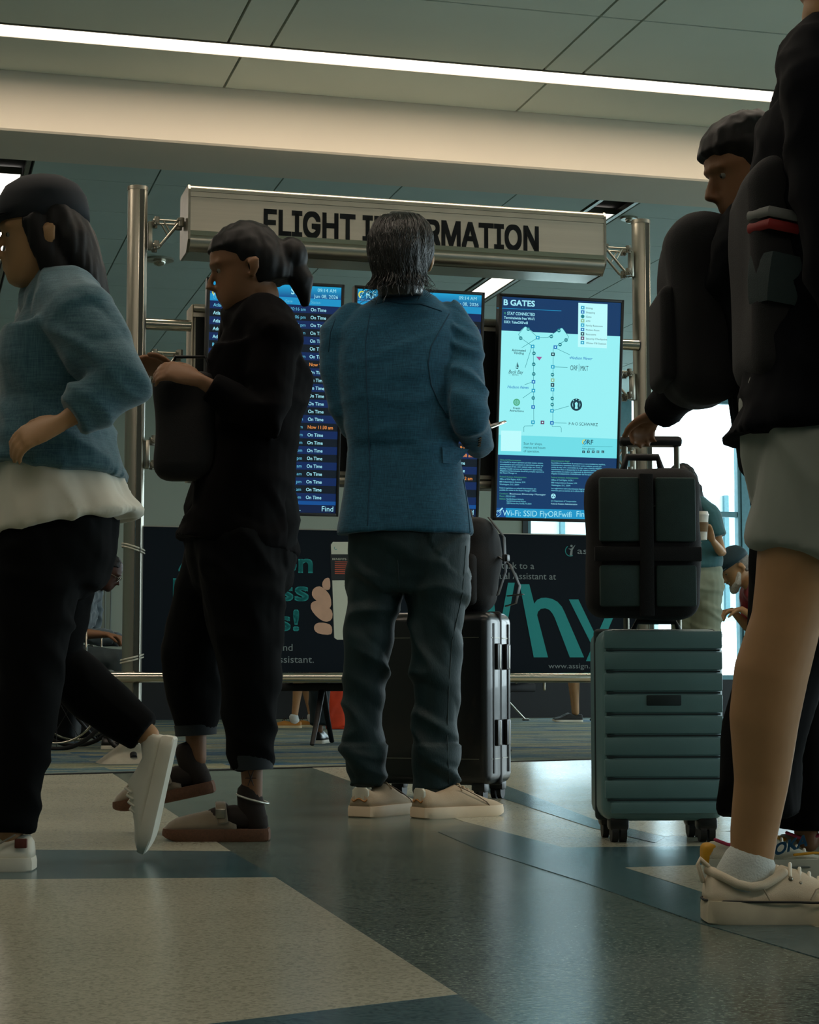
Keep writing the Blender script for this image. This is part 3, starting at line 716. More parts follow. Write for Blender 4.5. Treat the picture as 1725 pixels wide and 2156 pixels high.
for i, s_ in ((1, 'Now 11:02 am'), (2, 'Now 11:16 am'), (3, 'Now 1:44 pm'), (4, 'Now 4:10 pm'), (5, 'Now 5:20 pm'), (6, 'Now 6:35 am'), (7, 'Now 8:05 pm'), (17, 'Now 9:15 pm'), (18, 'Now 9:58 am'), (21, 'Now 7:12 am')):
    rows.append((.668, 'R', s_, 'o', i, True))
for i in (8, 9, 10, 11, 12, 13, 14, 15, 16, 19, 20, 22, 23, 24): rows.append((stt, 'L', 'On Time', 'w', i, True))
t, scn, D, lt, L_, R_, top, zf = board(1.085, 1.783, 'arrivals screen behind the man in the blue blazer, with orange delay times', None, 0, 0, rows, True)
orf(D, 755, 628, 15, 'w'); D.rect('w', 755, 631.5, 790, 632.5, .001)
plane(D, 'w', 912, 627, .78, True)
lt('w', 'Find', R_ - .012, .026, .026, 'R')
D.build(scn, NM)

# gate map
t, scn, D, w, H, b = screen(1.862, 2.558, 'gate map screen headed B GATES with a pale turquoise map')
L_, R_, top = b, w - b, H - b
def zv(v, u=1150): return D.P(u, v).z
D.lrect('deep', L_, zv(695, 1040), R_, top, .0006)
zb1 = D.P(1042, 957).z; zb2 = D.P(1042, 915).z; zt3 = D.P(1037, 1069).z
D.lrect('mapd', L_, zb1, R_, zb2, .0006); D.lrect('map', L_, zb2, R_, zv(695, 1040), .0006)
D.lrect('deep', L_, zt3, R_, zb1, .0006); D.lrect('tick', L_, b, R_, zt3, .0006)
D.text('w', 'B GATES', 1061, 642, 11.5, wpx=65, bold=.035)
D.line('tick', [(1046, 648.5), (1182, 654.5)], 1.0, .001)
D.text('w', 'STAY CONNECTED', 1068.5, 662.5, 6.2, wpx=58, bold=.02); D.ring('sg', 1063.5, 661.5, 3.6, .9, .001, a0=45, a1=135); D.ring('sg', 1063.5, 662.5, 2.4, 1.2, .001, a0=45, a1=135)
D.text('w', 'Terminalwide free Wi-Fi', 1061.5, 671, 5.2, wpx=64, bold=.02); D.text('w', 'SSID: TakeORFwifi', 1061.5, 680, 5.2, wpx=50, bold=.02)
# legend card
D.poly('card', [(1218, 637.5), (1279.5, 640.5), (1278, 733.5), (1217, 730.5)], .0008)
for i, (nm, k) in enumerate((('Dining', 'sq'), ('Shopping', 'bl'), ('Gate', 'teal'), ('ATM', 'gr'), ('Family Restroom', 'sq'), ('Mothers Room', 'bl'), ('Restrooms', 'ink'), ('Security Checkpoint', 'pk'), ('Water Fill Station', 'sq'))):
    v = 647.8 + i * 9.2; u = 1227.2 - i * .08
    if k == 'teal': D.disk(k, u, v, 3.8, .001)
    else: D.rect(k, u - 3.6, v - 3.8, u + 3.6, v + 3.6, .001)
    if k != 'teal': D.rect('card', u - 1.3, v - 1.6, u + 1.3, v + 1.6, .0012)
    D.text('ink', nm, 1234, v + 2.4, 3.6, wpx=2.35 * len(nm) if len(nm) > 4 else 2.9 * len(nm))
# pier outlines and concourses
D.poly('map', [(1091.5, 704), (1093, 700), (1104.5, 688), (1107.5, 687.5), (1134, 708), (1128, 722), (1119, 729), (1095, 713)], .0007)
D.poly('map', [(1152, 712), (1182.5, 690.5), (1185, 691.5), (1198, 709), (1196, 713), (1170, 731)], .0007)
for pts in ([(1123, 725), (1124, 905 - 12)], [(1120, 728), (1096, 711), (1092, 704), (1104.5, 688.5), (1108, 688), (1131, 709)], [(1132, 711), (1154, 710.5), (1182, 690.5), (1185, 691.5), (1197.5, 709), (1196, 713), (1170, 730)],
            [(1165, 734), (1164, 893)], [(1099, 732), (1131, 712)], [(1119, 733), (1106, 774)], [(1170, 733), (1200, 747)], [(1165, 772.5), (1195, 773.5)], [(1105, 810), (1122, 804)], [(1101, 838), (1121, 824)],
            [(1163, 865), (1198, 855)], [(1163, 890.5), (1193, 891)], [(1122.5, 893), (1122, 896.5), (1105, 897), (1103, 900), (1103, 909)], [(1162.5, 893), (1163, 898), (1180, 898.5), (1182, 901), (1182, 910)]):
    D.line('teal', pts, .8, .0009)
for (u, v) in ((1112.5, 693), (1096.5, 712), (1161, 708.5), (1177, 696), (1192, 716), (1179.5, 725.5), (1124.5, 744), (1124, 767), (1124, 787.5), (1123, 838), (1163.5, 789), (1163, 839), (1163, 852)):
    D.disk('teal', u, v, 3.7, .0011); D.rect('card', u - 2.2, v - .7, u + 2.2, v + .6, .0012)
for (u, v, k) in ((1132.5, 711, 'sq'), (1121.7, 729.5, 'sq'), (1169.5, 731, 'bl'), (1164.5, 746, 'ink'), (1164, 772.5, 'sq'), (1163.8, 800.5, 'gr'), (1163.5, 810.5, 'ink'), (1163.5, 820.5, 'sq'), (1123.5, 804, 'bl'), (1123.3, 822.5, 'sq'),
                  (1122.8, 857, 'bl'), (1122.4, 889, 'sq'), (1142.4, 889.5, 'pk'), (1162.5, 865, 'sq'), (1162.3, 890.5, 'bl')):
    D.rect(k, u - 3.7, v - 3.9, u + 3.7, v + 3.7, .0011); D.rect('card', u - 1.4, v - 1.6, u + 1.4, v + 1.6, .0012)
D.poly('ma', [(1129, 751), (1141.5, 751.5), (1136, 759)], .0011)
D.text('ink', 'Automated', 1092.5, 740, 5.0, 'C', wpx=29, bold=.012); D.text('ink', 'Vending', 1092.5, 745.7, 5.0, 'C', wpx=21, bold=.012)
D.lay['ink'].v  # noqa
D.poly('ink', [(1085, 775), (1092.5, 773.5), (1090, 777)], .0011); D.poly('ink', [(1089.5, 761.5), (1087, 773.5), (1086, 773.5)], .0011); D.poly('ink', [(1090, 762), (1092.5, 772.5), (1088.5, 773)], .0011)
D.text('ink', 'Back Bay', 1071, 786, 7.5, wpx=31, shear=.3); D.text('ink', 'BISTRO', 1079, 790.5, 2.5, wpx=13); D.rect('ink', 1071, 789, 1077, 789.4, .0011)
D.text('bl', 'Hudson News', 1201, 756, 6, wpx=45, shear=.35, bold=.008); D.text('bl', 'Hudson News', 1068.5, 817, 6, wpx=45, shear=.35, bold=.008)
D.line('bl', [(1199, 753.5), (1203, 753.3)], .7, .0011); D.line('bl', [(1245, 755), (1248, 754.8)], .7, .0011)
D.text('ink', 'ORF', 1201, 779.5, 10.5, wpx=15.5); D.line('ink', [(1219.5, 766), (1219.2, 782)], .6, .001); D.text('ink', 'MKT', 1222.5, 780.5, 10.5, wpx=16.5)
D.disk('sg', 1088, 847, 7.2, .001); D.ring('map', 1088, 847, 4.6, .5, .0012); D.rect('map', 1086.2, 844, 1087, 850, .0012); D.rect('map', 1089, 844, 1089.8, 850, .0012)
D.text('ink', 'Fresh', 1088, 861.5, 4.2, 'C', wpx=14, bold=.012); D.text('ink', 'Attractions', 1088, 867, 4.2, 'C', wpx=29.5, bold=.012)
D.disk('ink', 1213.7, 852, 12.2, .001, 36); D.disk('map', 1213.7, 852, 8.3, .0011, 30); D.poly('ink', [(1207, 857), (1206.5, 848), (1210, 843.5), (1213.7, 842), (1217.5, 843.5), (1221, 848), (1220.5, 857), (1217.5, 862), (1216, 855), (1217, 849), (1213.7, 846), (1210.5, 849), (1211.4, 855), (1210, 862)], .0012)
for a_ in (0, 1, -1): D.poly('map', [(1213.7 + a_ * 6 - 1.5, 841.6 + abs(a_) * 2.4), (1213.7 + a_ * 6, 839 + abs(a_) * 2.4), (1213.7 + a_ * 6 + 1.5, 841.6 + abs(a_) * 2.4)], .0013)
D.text('ink', 'F·A·O SCHWARZ', 1198, 895, 6.2, wpx=61)
D.poly('card', [(1055, 906.5), (1098, 907.5), (1097.5, 950.5), (1054.5, 949.5)], .0009)
for i, s_ in enumerate(('Scan for shops,', 'menus and hours', 'of operation.')): D.text('ink', s_, 1103, 935.8 + i * 8, 4.8, wpx=(39, 45.5, 33)[i])
orf(D, 1226, 935.5, 9.5, 'ink'); D.line('teal', [(1226.5, 939.3), (1290, 940.5)], .5, .001); D.text('ink', 'Follow @FlyORF', 1226.5, 946, 2.9, wpx=26, bold=.01)
for i in range(5):
    u = 1229 + i * 10.1; D.rect('ink', u - 2.7, 948.5, u + 2.7, 954, .001)
    if i == 0: D.text('map', 'f', u - .8, 954, 4, z=.0013)
    if i == 1: D.text('map', 'X', u - 1.5, 953, 3.4, z=.0013)
    if i == 2: D.poly('map', [(u - 1, 949.8), (u + 1.6, 951.3), (u - 1, 952.8)], .0013)
    if i == 3: D.ring('map', u, 951.3, 1.7, .6, .0013)
    if i == 4: D.text('map', 'in', u - 1.9, 953, 3.2, z=.0013)
para = [(1053, 969.5, 'Unlawful Discrimination', 'sg', 44), (1053, 974, 'It is unlawful for airport operators and their lessees, tenants,', 'st', 91), (1053, 978.8, 'concessionaires and contractors to discriminate against any', 'st', 91),
 (1053, 983.3, 'person because of race, color, national origin, sex, creed, or', 'st', 89), (1052.5, 988, 'disability in public services and employment opportunities.', 'st', 90), (1052.5, 992.4, 'Allegations of discrimination should be promptly reported to', 'st', 93), (1052.5, 996.8, 'the Airport Manager at:', 'st', 36),
 (1052.5, 1005, 'Federal Aviation Administration', 'sg', 56), (1052.5, 1010, 'Office of Civil Rights, ACR-1', 'st', 46), (1052, 1015.5, '800 Independence Avenue, S.W.', 'st', 55), (1052, 1021, 'Washington, D.C. 20591', 'st', 41),
 (1052, 1028.5, 'Federal regulations on unlawful discrimination are', 'st', 77), (1052, 1033, "available for review in the Airport Manager's Office.", 'st', 78), (1052, 1040.5, 'Coordinator:', 'sg', 19), (1073.5, 1041, 'Business Diversity Manager', 'w', 76),
 (1052, 1046, 'Phone:', 'sg', 11), (1065, 1046.3, '(757) 857-3470', 'st', 20), (1051.5, 1051.5, 'Address:', 'sg', 13.5), (1067, 1052, 'Norfolk Airport Authority', 'st', 36), (1067, 1056.3, 'Norfolk International Airport,', 'st', 41), (1067, 1061, '2200 Norview Ave, Norfolk, VA 23518', 'st', 52),
 (1161, 971.5, 'Discriminacion Ilegal', 'sg', 38), (1161, 976, 'Se prohibe a los operadores de aeropuertos y a sus arrendatarios, inquilinos,', 'st', 114), (1161, 980.5, 'concesionarios y contratistas discriminar contra cualquier persona por', 'st', 106), (1161, 985, 'motivo de raza, color, nacionalidad de origen, sexo, creencias religiosas,', 'st', 107),
 (1161, 989.5, 'impedimento fisico o discapacidad en lo que respecta a servicios publicos y', 'st', 111), (1161, 994, 'oportunidades de empleo. Las alegaciones de discriminacion deberan ser', 'st', 109), (1161, 998.4, 'dirigidas inmediatamente al Administrador del Aeropuerto al a:', 'st', 95),
 (1161, 1006.5, 'Federal Aviation Administration', 'sg', 57), (1161, 1012, 'Office of Civil Rights, ACR-1', 'st', 46), (1161, 1017.5, '800 Independence Avenue, S.W.', 'st', 55), (1161, 1023, 'Washington, D.C. 20591', 'st', 40), (1161, 1029.5, 'Los reglamentos sobre discriminacion ilegal estan disponibles para', 'st', 100), (1161, 1034, 'intereses para su examen en la oficina del Administrador', 'st', 90),
 (1160.5, 1056, 'U.S. Department of Transportation', 'st', 53), (1160.5, 1062, 'Federal Aviation Administration', 'w', 55)]
for (u, v, s_, k, wp) in para: D.text(k, s_, u, v, 3.1, wpx=wp, bold=.006)
D.disk('w', 1165.3, 1044.5, 5.0, .001); 
for a_ in (90, 210, 330): D.poly('deep', [(1165.3, 1044.5)] + [(1165.3 + 3.6 * math.cos(math.radians(a_ + q)), 1044.5 - 3.6 * math.sin(math.radians(a_ + q))) for q in (-18, 22)], .0012)
D.lrect('foot', L_, b, L_ + (D.P(1058.5, 1080).x - D.P(1038.5, 1080).x), zt3, .0008)
D.line('w', [(1040, 1088), (1046, 1083)], 3.4, .001); D.line('w', [(1053, 1075), (1058, 1070)], 3.0, .001); D.ring('w', 1050, 1079.5, 5.5, .9, .001, a0=-60, a1=200); D.line('w', [(1052.5, 1084), (1047, 1089)], .9, .001); D.ring('w', 1050, 1079.5, 3, .8, .001, a0=-20, a1=170)
D.text('w', 'Wi-Fi: SSID FlyORFwifi', 1058.5, 1085.8, 12, wpx=145); D.text('w', 'Find', 1214, 1088, 12, wpx=24)
D.build(scn, NM)

# ------------------------------------------------------------------ banner
t = thing('advert_banner', 'dark navy advert banner with teal lettering stretched between the posts below the screens', 'banner', ROOM @ Matrix.Translation((0, -.012, 0)))
D = Decal(ROOM @ Matrix.Translation((0, -.012, 0)))
bx0, bx1, bz0, bz1 = .042, 2.69, .452, 1.187
sheet = obj('sheet', MB().box((bx0, .0, bz0), (bx1, .006, bz1)), mat('navy_vinyl', (4, 20, 32), .7, var=.1, scale=3, spec=.2), t)
obj('top_hem', MB().box((bx0, -.003, bz1 - .004), (bx1, .009, bz1 + .002)), STEEL, t)
TEALP = mat('teal_print', (10, 150, 152), .5, var=.02); GREYP = mat('grey_print', (132, 146, 148), .5, var=.02); FLESH = mat('printed_flesh', (214, 172, 146), .55, var=.12, scale=14)
PHW = mat('printed_pale', (206, 212, 196), .5, var=.02); PHD = mat('printed_dark', (14, 26, 32), .5); PHR = mat('printed_red', (206, 92, 62), .5)
BK = 'teal_lettering', TEALP
for s_, u0, u1, v, h in (('Attention', 377, 657, 1199, 39), ('Business', 366, 648, 1259, 40), ('Owners!', 360, 628, 1325, 44)):
    vs, fs, wd, cap = text_mesh(s_, .03)
    a = D.P(u0, v + (2 if s_ != 'Owners!' else 0)); b = D.P(u1, v); hz = D.P(u0, v - h).z - a.z
    if s_ == 'Owners!': hz *= .96
    D.mb('t').add([V((a.x + p.x / wd * (b.x - a.x), -.0012, a.z + p.y / cap * hz)) for p in vs], fs)
D.text('ti', 'Stop', 379, 1370, 18, wpx=45, shear=.3, bold=.02); D.text('g', 'doing everything and', 430, 1369.5, 14.5, wpx=186)
D.text('ti', 'Delegate', 376, 1396, 18, wpx=74, shear=.3, bold=.02); D.text('g', 'to a Virtual Assistant.', 456, 1395, 14.5, wpx=205)
D.text('g', 'Delegate your task to a', 935, 1195, 13.5, wpx=190); D.text('g', 'Dedicated Virtual Assistant at', 934, 1217, 13.5, wpx=237)
D.text('g', 'www.assign.com', 1155, 1407, 10.5, wpx=118)
D.poly('t', [(1070, 1227), (1084, 1227), (1054, 1391), (1040, 1391)], .0012); D.poly('t', [(1018, 1227), (1036, 1227), (1054, 1391), (1040, 1391)], .0012)
D.poly('t', [(1094.5, 1230), (1114.5, 1230), (1154, 1384), (1124, 1384)], .0012)
ou = [(1125, 1271), (1131, 1263), (1140, 1259), (1150, 1258.5), (1163, 1261), (1174, 1267), (1183, 1277), (1189, 1289)]
inn = [(1168, 1300), (1163, 1291), (1157, 1284), (1148, 1280.5), (1139, 1282), (1133, 1288), (1131, 1296)]
for i in range(6): D.poly('t', [ou[i], ou[i + 1], inn[6 - i - 1 if i < 6 else 0], inn[6 - i]], .0012)
D.poly('t', [(1183, 1277), (1189, 1289), (1168, 1300)], .0012)
D.poly('t', [(1189, 1289), (1230, 1384), (1200, 1384), (1168, 1300)], .0012)
D.poly('t', [(1198, 1262), (1218, 1262), (1258, 1345), (1246, 1358)], .0012); D.poly('t', [(1290, 1262), (1308, 1262), (1252, 1392), (1234, 1392)], .0012)
D.ring('t', 1201, 1160, 11, 1.6, .0012, a0=120, a1=300); D.disk('g', 1203.5, 1149.5, 2.4, .0012); D.poly('g', [(1196, 1155), (1203, 1155), (1212, 1147), (1206, 1158), (1205, 1171), (1199.5, 1169), (1202, 1158)], .0012)
D.text('g', 'assign', 1216, 1166, 13, wpx=62)
# printed phone in a hand
D.poly('pw', [(697, 1147), (701, 1141), (790, 1141), (794, 1147), (799, 1340), (794, 1347), (710, 1347), (703, 1342)], .0010)
D.poly('pd', [(695, 1145), (697, 1145), (704, 1343), (702, 1343)], .0012); D.poly('pd', [(697, 1167), (794, 1167), (796, 1221), (698.5, 1222)], .0013)
D.text('pd', 'assign', 712, 1158, 6.5, wpx=36, bold=.01); D.ring('t', 707, 1154, 3.5, 1, .0013, a0=120, a1=330)
D.text('pw', 'BENEFITS OF HAVING', 700, 1179, 4, wpx=70, z=.0016)
for i in range(7): D.rect('pr', 705, 1182 + i * 4.1, 780 - (i % 3) * 9, 1184.9 + i * 4.1, .0016)
D.text('pd', 'Scan', 721, 1323, 9.5, wpx=44, bold=.02)
D.build(t, {'t': ('teal_lettering', TEALP), 'ti': ('teal_italic_lettering', TEALP), 'g': ('grey_lettering', GREYP), 'pw': ('printed_phone', PHW), 'pd': ('printed_phone_dark', PHD), 'pr': ('printed_red_lines', PHR)})
for o in list(t.children):
    if o.name.split('.')[0] not in ('sheet', 'top_hem'): o.parent = sheet
hb = Decal(ROOM @ Matrix.Translation((0, -.012, 0)))
for pts in ([(692, 1216), (684, 1218), (678, 1228), (680, 1238), (688, 1243), (696, 1240), (695, 1220)], [(664, 1236), (657, 1244), (657, 1256), (670, 1268), (688, 1282), (698, 1278), (697, 1258), (690, 1246), (676, 1234)],
            [(660, 1266), (654, 1272), (655, 1284), (668, 1300), (684, 1310), (699, 1306), (701, 1288), (690, 1276), (672, 1264)], [(668, 1311), (661, 1318), (662, 1328), (672, 1335), (696, 1337), (700, 1330), (698, 1316), (684, 1311)]):
    n_ = len(pts); c_ = (sum(p[0] for p in pts) / n_, sum(p[1] for p in pts) / n_); sm = []
    for i in range(n_):
        p0, p1 = pts[i], pts[(i + 1) % n_]; sm += [(p0[0] * .75 + p1[0] * .25, p0[1] * .75 + p1[1] * .25), (p0[0] * .25 + p1[0] * .75, p0[1] * .25 + p1[1] * .75)]
    hb.poly('f', sm, .0008 + .0002 * len(hb.lay.get('f', MB()).f))
hb.build(sheet, {'f': ('printed_fingers', FLESH)})
# cable ties
for z, tl, lb in ((DB.P(273, 1152).z, -.30, 'pair of white cable ties slanting round the post at the top of the banner'), (DB.P(268, 1384).z, .26, 'pair of white cable ties round the post just above the steel rail')):
    tt = thing('cable_tie', lb, 'cable tie', ROOM @ Matrix.Translation((-.0, 0, z)), group='cable ties holding the banner to the post')
    for dz in (0, -.014):
        rg = []
        for k in range(33):
            a_ = 2 * math.pi * k / 32; c0_ = V((math.cos(a_) * .058, math.sin(a_) * .058, dz + tl * math.cos(a_) * .058)); rg.append(c0_)
        obj('tie_loop', MB().tube(rg, [(.004, .0018)] * 33, n=6, cap='flat', side=(0, 0, 1)), mat('white_nylon', (196, 196, 180), .45), tt, smooth='auto')
# ------------------------------------------------------------------ people
def person(label, base, group=None):
    M = Matrix.Translation(base); t = thing('person', label, 'person', M, group); t['_b'] = 0
    return t, M.inverted()
def pobj(name, me, m, t, Mi, parent=None, smooth=True, label=None):
    o = obj(name, me, m, parent if parent is not None else t, smooth=smooth)
    if parent is None: o.matrix_parent_inverse = Mi
    if label: o['label'] = label
    return o
def rotz(a): return Matrix.Rotation(a, 3, 'Z')
def head_mb(mb, c, fwd, tilt=0.0, roll=0.0, s=1.0, ears=True, beard=0.0):
    """c = eye-level centre; fwd = facing direction in plan; tilt>0 looks down"""
    f = V(fwd).normalized(); yaw = math.atan2(f.y, f.x) - math.pi / 2
    M = Matrix.Translation(c) @ Matrix.Rotation(yaw, 4, 'Z') @ Matrix.Rotation(-tilt, 4, 'X') @ Matrix.Rotation(roll, 4, 'Y') @ Matrix.Scale(s, 4)
    S = [(.122, .012, -.035, .022), (.112, .05, -.07, .046), (.09, .078, -.09, .064), (.05, .092, -.102, .074), (.02, .094, -.104, .077), (.002, .083, -.102, .075),
         (-.02, .084, -.098, .073), (-.045, .086, -.084, .069), (-.068, .088, -.06, .062), (-.088, .088, -.03, .052), (-.106, .082, .0, .038), (-.116, .066, .018, .024)]
    rg = []
    for z, yf, yb, w in S[::-1]:
        cy, b = (yf + yb) / 2, (yf - yb) / 2
        rg.append([M @ V((w * math.copysign(abs(math.cos(t)) ** .85, math.cos(t)), cy + b * math.sin(t), z)) for t in [2 * math.pi * k / 24 for k in range(24)]])
    mb.rings(rg)
    T = lambda p: M @ V(p)
    mb.tube([T((0, .082, .012)), T((0, .100, -.012)), T((0, .112, -.034)), T((0, .092, -.042))], [(.009 * s, .008 * s), (.010 * s, .009 * s), (.0145 * s, .011 * s), (.014 * s, .008 * s)], n=10, side=M.to_3x3() @ V((1, 0, 0)))
    mb.tube([T((-.024, .078, -.062)), T((0, .090, -.060)), T((.024, .078, -.062))], [.006 * s, .008 * s, .006 * s], n=8)
    mb.tube([T((-.020, .080, -.071)), T((0, .089, -.071)), T((.020, .080, -.071))], [.006 * s, .008 * s, .006 * s], n=8)
    mb.tube([T((-.05, .074, .022)), T((-.02, .09, .026)), T((.02, .09, .026)), T((.05, .074, .022))], [.008 * s] * 4, n=8)
    mb.tube([T((0, .086, -.040)), T((0, .083, -.058))], [.012 * s, .011 * s], n=10)
    if beard: mb.tube([T((-.062, .01, -.03)), T((-.055, .05, -.075)), T((0, .082, -.100)), T((.055, .05, -.075)), T((.062, .01, -.03))], [.016 * s, .022 * s, .026 * s, .022 * s, .016 * s], n=10)
    if ears:
        for sg in (-1, 1):
            mb.tube([T((sg * .079, -.014, .012)), T((sg * .096, -.024, .0)), T((sg * .094, -.024, -.02)), T((sg * .082, -.012, -.040))], [(.006 * s, .016 * s), (.006 * s, .019 * s), (.006 * s, .016 * s), (.006 * s, .010 * s)], n=10, side=M.to_3x3() @ V((1, 0, 0)))
    mb.tube([T((0, -.02, -.03)), T((0, -.03, -.09))], [.05 * s, .053 * s], n=16)
    return M
def eyes(t, Mi, parent, M, s=1.0):
    wm = mat('eye_white', (120, 118, 108), .4); im = mat('eye_iris', (30, 22, 18), .2)
    for sg in (-1, 1):
        e = MB(); c = M @ V((sg * .031, .0675, .003)); e.ball(c, .0115 * s, 10)
        eo = obj('eye', e, wm, parent, smooth=True)
        p = MB(); p.ball(M @ V((sg * .031, .0752, .002)), .0058 * s, 8); obj('iris', p, im, parent, smooth=True)
def hand_mb(mb, w, d, nrm, curl=.5, s=1.0, side=1, spread=.05, thumb=None):
    """w wrist, d pointing direction, nrm palm normal (the way the fingers curl), side = +1 puts the thumb on d x nrm"""
    d = V(d).normalized(); nrm = V(nrm); nrm = (nrm - d * nrm.dot(d)).normalized(); lat = d.cross(nrm) * side
    pal = .088 * s
    mb.tube([w, w + d * .02 * s, w + d * pal * .6, w + d * pal], [(.024 * s, .018 * s), (.030 * s, .017 * s), (.039 * s, .0155 * s), (.040 * s, .013 * s)], n=14, side=lat)
    for i, (off, ln, r) in enumerate(((.030, .072, .0088), (.010, .080, .0092), (-.0105, .074, .0088), (-.030, .060, .0078))):
        p = w + d * (pal - .004) * s + lat * off * s; a = 0; dd = d + lat * (off * spread * 20); dd.normalize(); pts = [p - d * .02 * s, p]; rr = [r * s, r * s]
        for j, q in enumerate((.46, .30, .26)):
            a += curl * (.75, 1.0, .7)[j]
            u = dd * math.cos(a) + nrm * math.sin(a); p = p + u * ln * q * s; pts.append(p); rr.append(r * s * (.97, .92, .82)[j])
        mb.tube(pts, rr, n=10)
    p = w + d * .022 * s + lat * .022 * s; u = thumb if thumb is not None else (lat * .75 + d * .75 + nrm * .35)
    u = V(u).normalized(); u2 = (u + d * .35 + nrm * curl * .5).normalized(); u3 = (u2 + d * .2 + nrm * curl * .4 - lat * .3).normalized()
    mb.tube([p, p + u * .034 * s, p + u * .034 * s + u2 * .030 * s, p + u * .034 * s + u2 * .030 * s + u3 * .024 * s], [.014 * s, .012 * s, .0105 * s, .009 * s], n=10)
def limbs(mb, J, e=0.0, g=1.0, arms=True, legs=True):
    for S in ('L', 'R'):
        if arms and 'sh' + S in J:
            mb.tube([J['sh' + S], J['sh' + S].lerp(J['el' + S], .35), J['el' + S], J['el' + S].lerp(J['wr' + S], .3), J['wr' + S]], [.050 * g + e, .047 * g + e, .038 * g + e, .039 * g + e, .025 * g + e], n=14)
        if legs and 'hip' + S in J:
            h, k, a = J['hip' + S], J['kn' + S], J['an' + S]
            mb.tube([h, h.lerp(k, .35), k, k.lerp(a, .3), k.lerp(a, .75), a], [.085 * g + e, .078 * g + e, .053 * g + e, .057 * g + e, .038 * g + e, .034 * g + e], n=16)
def torso_mb(mb, J, side, e=0.0, g=1.0, hem=None, bust=0.0, hemr=None):
    p, c, n_ = J['pelvis'], J['chest'], J['neck']
    w = p.lerp(c, .5); side = V(side)
    pts = [p + (p - c).normalized() * .06, p, w, c, c.lerp(n_, .45)]
    rd = [(.150 * g + e, .100 * g + e), (.165 * g + e, .112 * g + e), (.138 * g + e, .098 * g + e), (.160 * g + e, .112 * g + bust + e), (.165 * g + e, .095 * g + e)]
    if hem is not None: pts = [hem] + pts[1:]; rd = [hemr or (.185 * g + e, .13 * g + e)] + rd[1:]
    mb.tube(pts, rd, n=24, side=side, expo=2.3, cap='flat' if hem is not None else 'round')
    mb.tube([J['shL'].lerp(J['shR'], -.02), J['shL'].lerp(n_, .5) + V((0, 0, .012)), n_ - V((0, 0, .02)), J['shR'].lerp(n_, .5) + V((0, 0, .012)), J['shR']], [.052 * g + e, .056 * g + e, .06 * g + e, .056 * g + e, .052 * g + e], n=14)
    mb.tube([c.lerp(n_, .4), n_], [(.13 * g + e, .085 * g + e), (.06 * g + e * .5, .055 * g + e * .5)], n=20, side=side)
def neck_mb(mb, J): mb.tube([J['neck'] - V((0, 0, .03)), J['head'] + (J['neck'] - J['head']).normalized() * .09], [.056, .050], n=14)
SKIN_A = mat('light_skin', (172, 132, 92), .55, var=.10, scale=18, spec=.4)
SKIN_B = mat('tan_skin', (126, 88, 58), .55, var=.10, scale=18, spec=.4)
SKIN_D = mat('deep_skin', (66, 42, 32), .5, var=.12, scale=18, spec=.4)
HAIR_K = mat('black_hair', (5, 5, 6), .55, spec=.3, var=.4, scale=200, stretch=(1, 1, .1))

# shoes: x heel to toe, y across, z up, heel at the origin
def shoe(t, Mi, heel, ang, L_=.29, W_=.105, style='sneaker', up=None, sole=None, name='shoe', pitch=0.0, lab=None, laces=True, solet=.028):
    M = Matrix.Translation(heel) @ Matrix.Rotation(ang, 4, 'Z') @ Matrix.Rotation(-pitch, 4, 'Y')
    hz = {'sneaker': [(0, .070, .62), (.03, .083, .74), (.10, .084, .82), (.22, .072, .84), (.34, .082, .82), (.44, .094, .82), (.55, .084, .88), (.68, .066, .98), (.80, .053, 1.0), (.90, .046, .88), (.97, .038, .60), (1.0, .028, .28)],
          'clog': [(.30, .050, .86), (.36, .066, .86), (.44, .082, .86), (.54, .086, .92), (.66, .078, 1.0), (.78, .070, 1.04), (.88, .062, .98), (.95, .050, .78), (1.0, .034, .4)],
          'boat': [(0, .058, .60), (.03, .066, .72), (.12, .062, .80), (.3, .056, .80), (.42, .066, .82), (.52, .070, .88), (.66, .060, .98), (.8, .052, 1.0), (.92, .046, .82), (1.0, .030, .36)]}[style]
    rg = []
    for f_, h_, w_ in hz:
        r = []
        for k in range(20):
            th = 2 * math.pi * k / 20; cx, sy = math.cos(th), math.sin(th)
            y = math.copysign(abs(cx) ** .8, cx) * W_ / 2 * w_ * (1 if sy <= 0 else (1 - .30 * sy))
            z = solet * .85 + (max(0, sy) ** .75) * (h_ * L_ / .29 - solet * .85)
            r.append(M @ V((f_ * L_, y, z)))
        rg.append(r)
    upper = obj(name, MB().rings(rg), up, t, smooth=True); upper.matrix_parent_inverse = Mi
    if lab: upper['label'] = lab
    ol = []
    for k in range(40):
        th = 2 * math.pi * k / 40; x = L_ * .5 - math.cos(th) * (L_ * .5 + .004); fx = x / L_
        cw = [(q[0], q[2]) for q in hz]
        if style == 'clog': cw = [(0, .60), (.04, .74), (.15, .84)] + cw
        wi = cw[0][1]
        for q0, q1 in zip(cw, cw[1:]):
            if q0[0] <= fx <= q1[0]: wi = q0[1] + (q1[1] - q0[1]) * (fx - q0[0]) / (q1[0] - q0[0])
        if fx > 1: wi = .28
        w_ = max((W_ / 2 * wi + .005) * min(1, abs(math.sin(th)) * 6) ** .5, .001)
        ol.append((x, math.copysign(w_, math.sin(th))))
    sr = []
    for z, sc_ in ((0, .965), (.004, 1.0), (solet * .7, 1.0), (solet, .985)):
        sr.append([M @ V((L_ * .5 + (x - L_ * .5) * sc_, y * sc_, z + (.010 * max(0, (x / L_ - .8) / .2) ** 2 if z < .01 else 0))) for x, y in ol])
    so_ = obj('sole', MB().rings(sr), sole, upper, smooth='auto')
    return upper, M
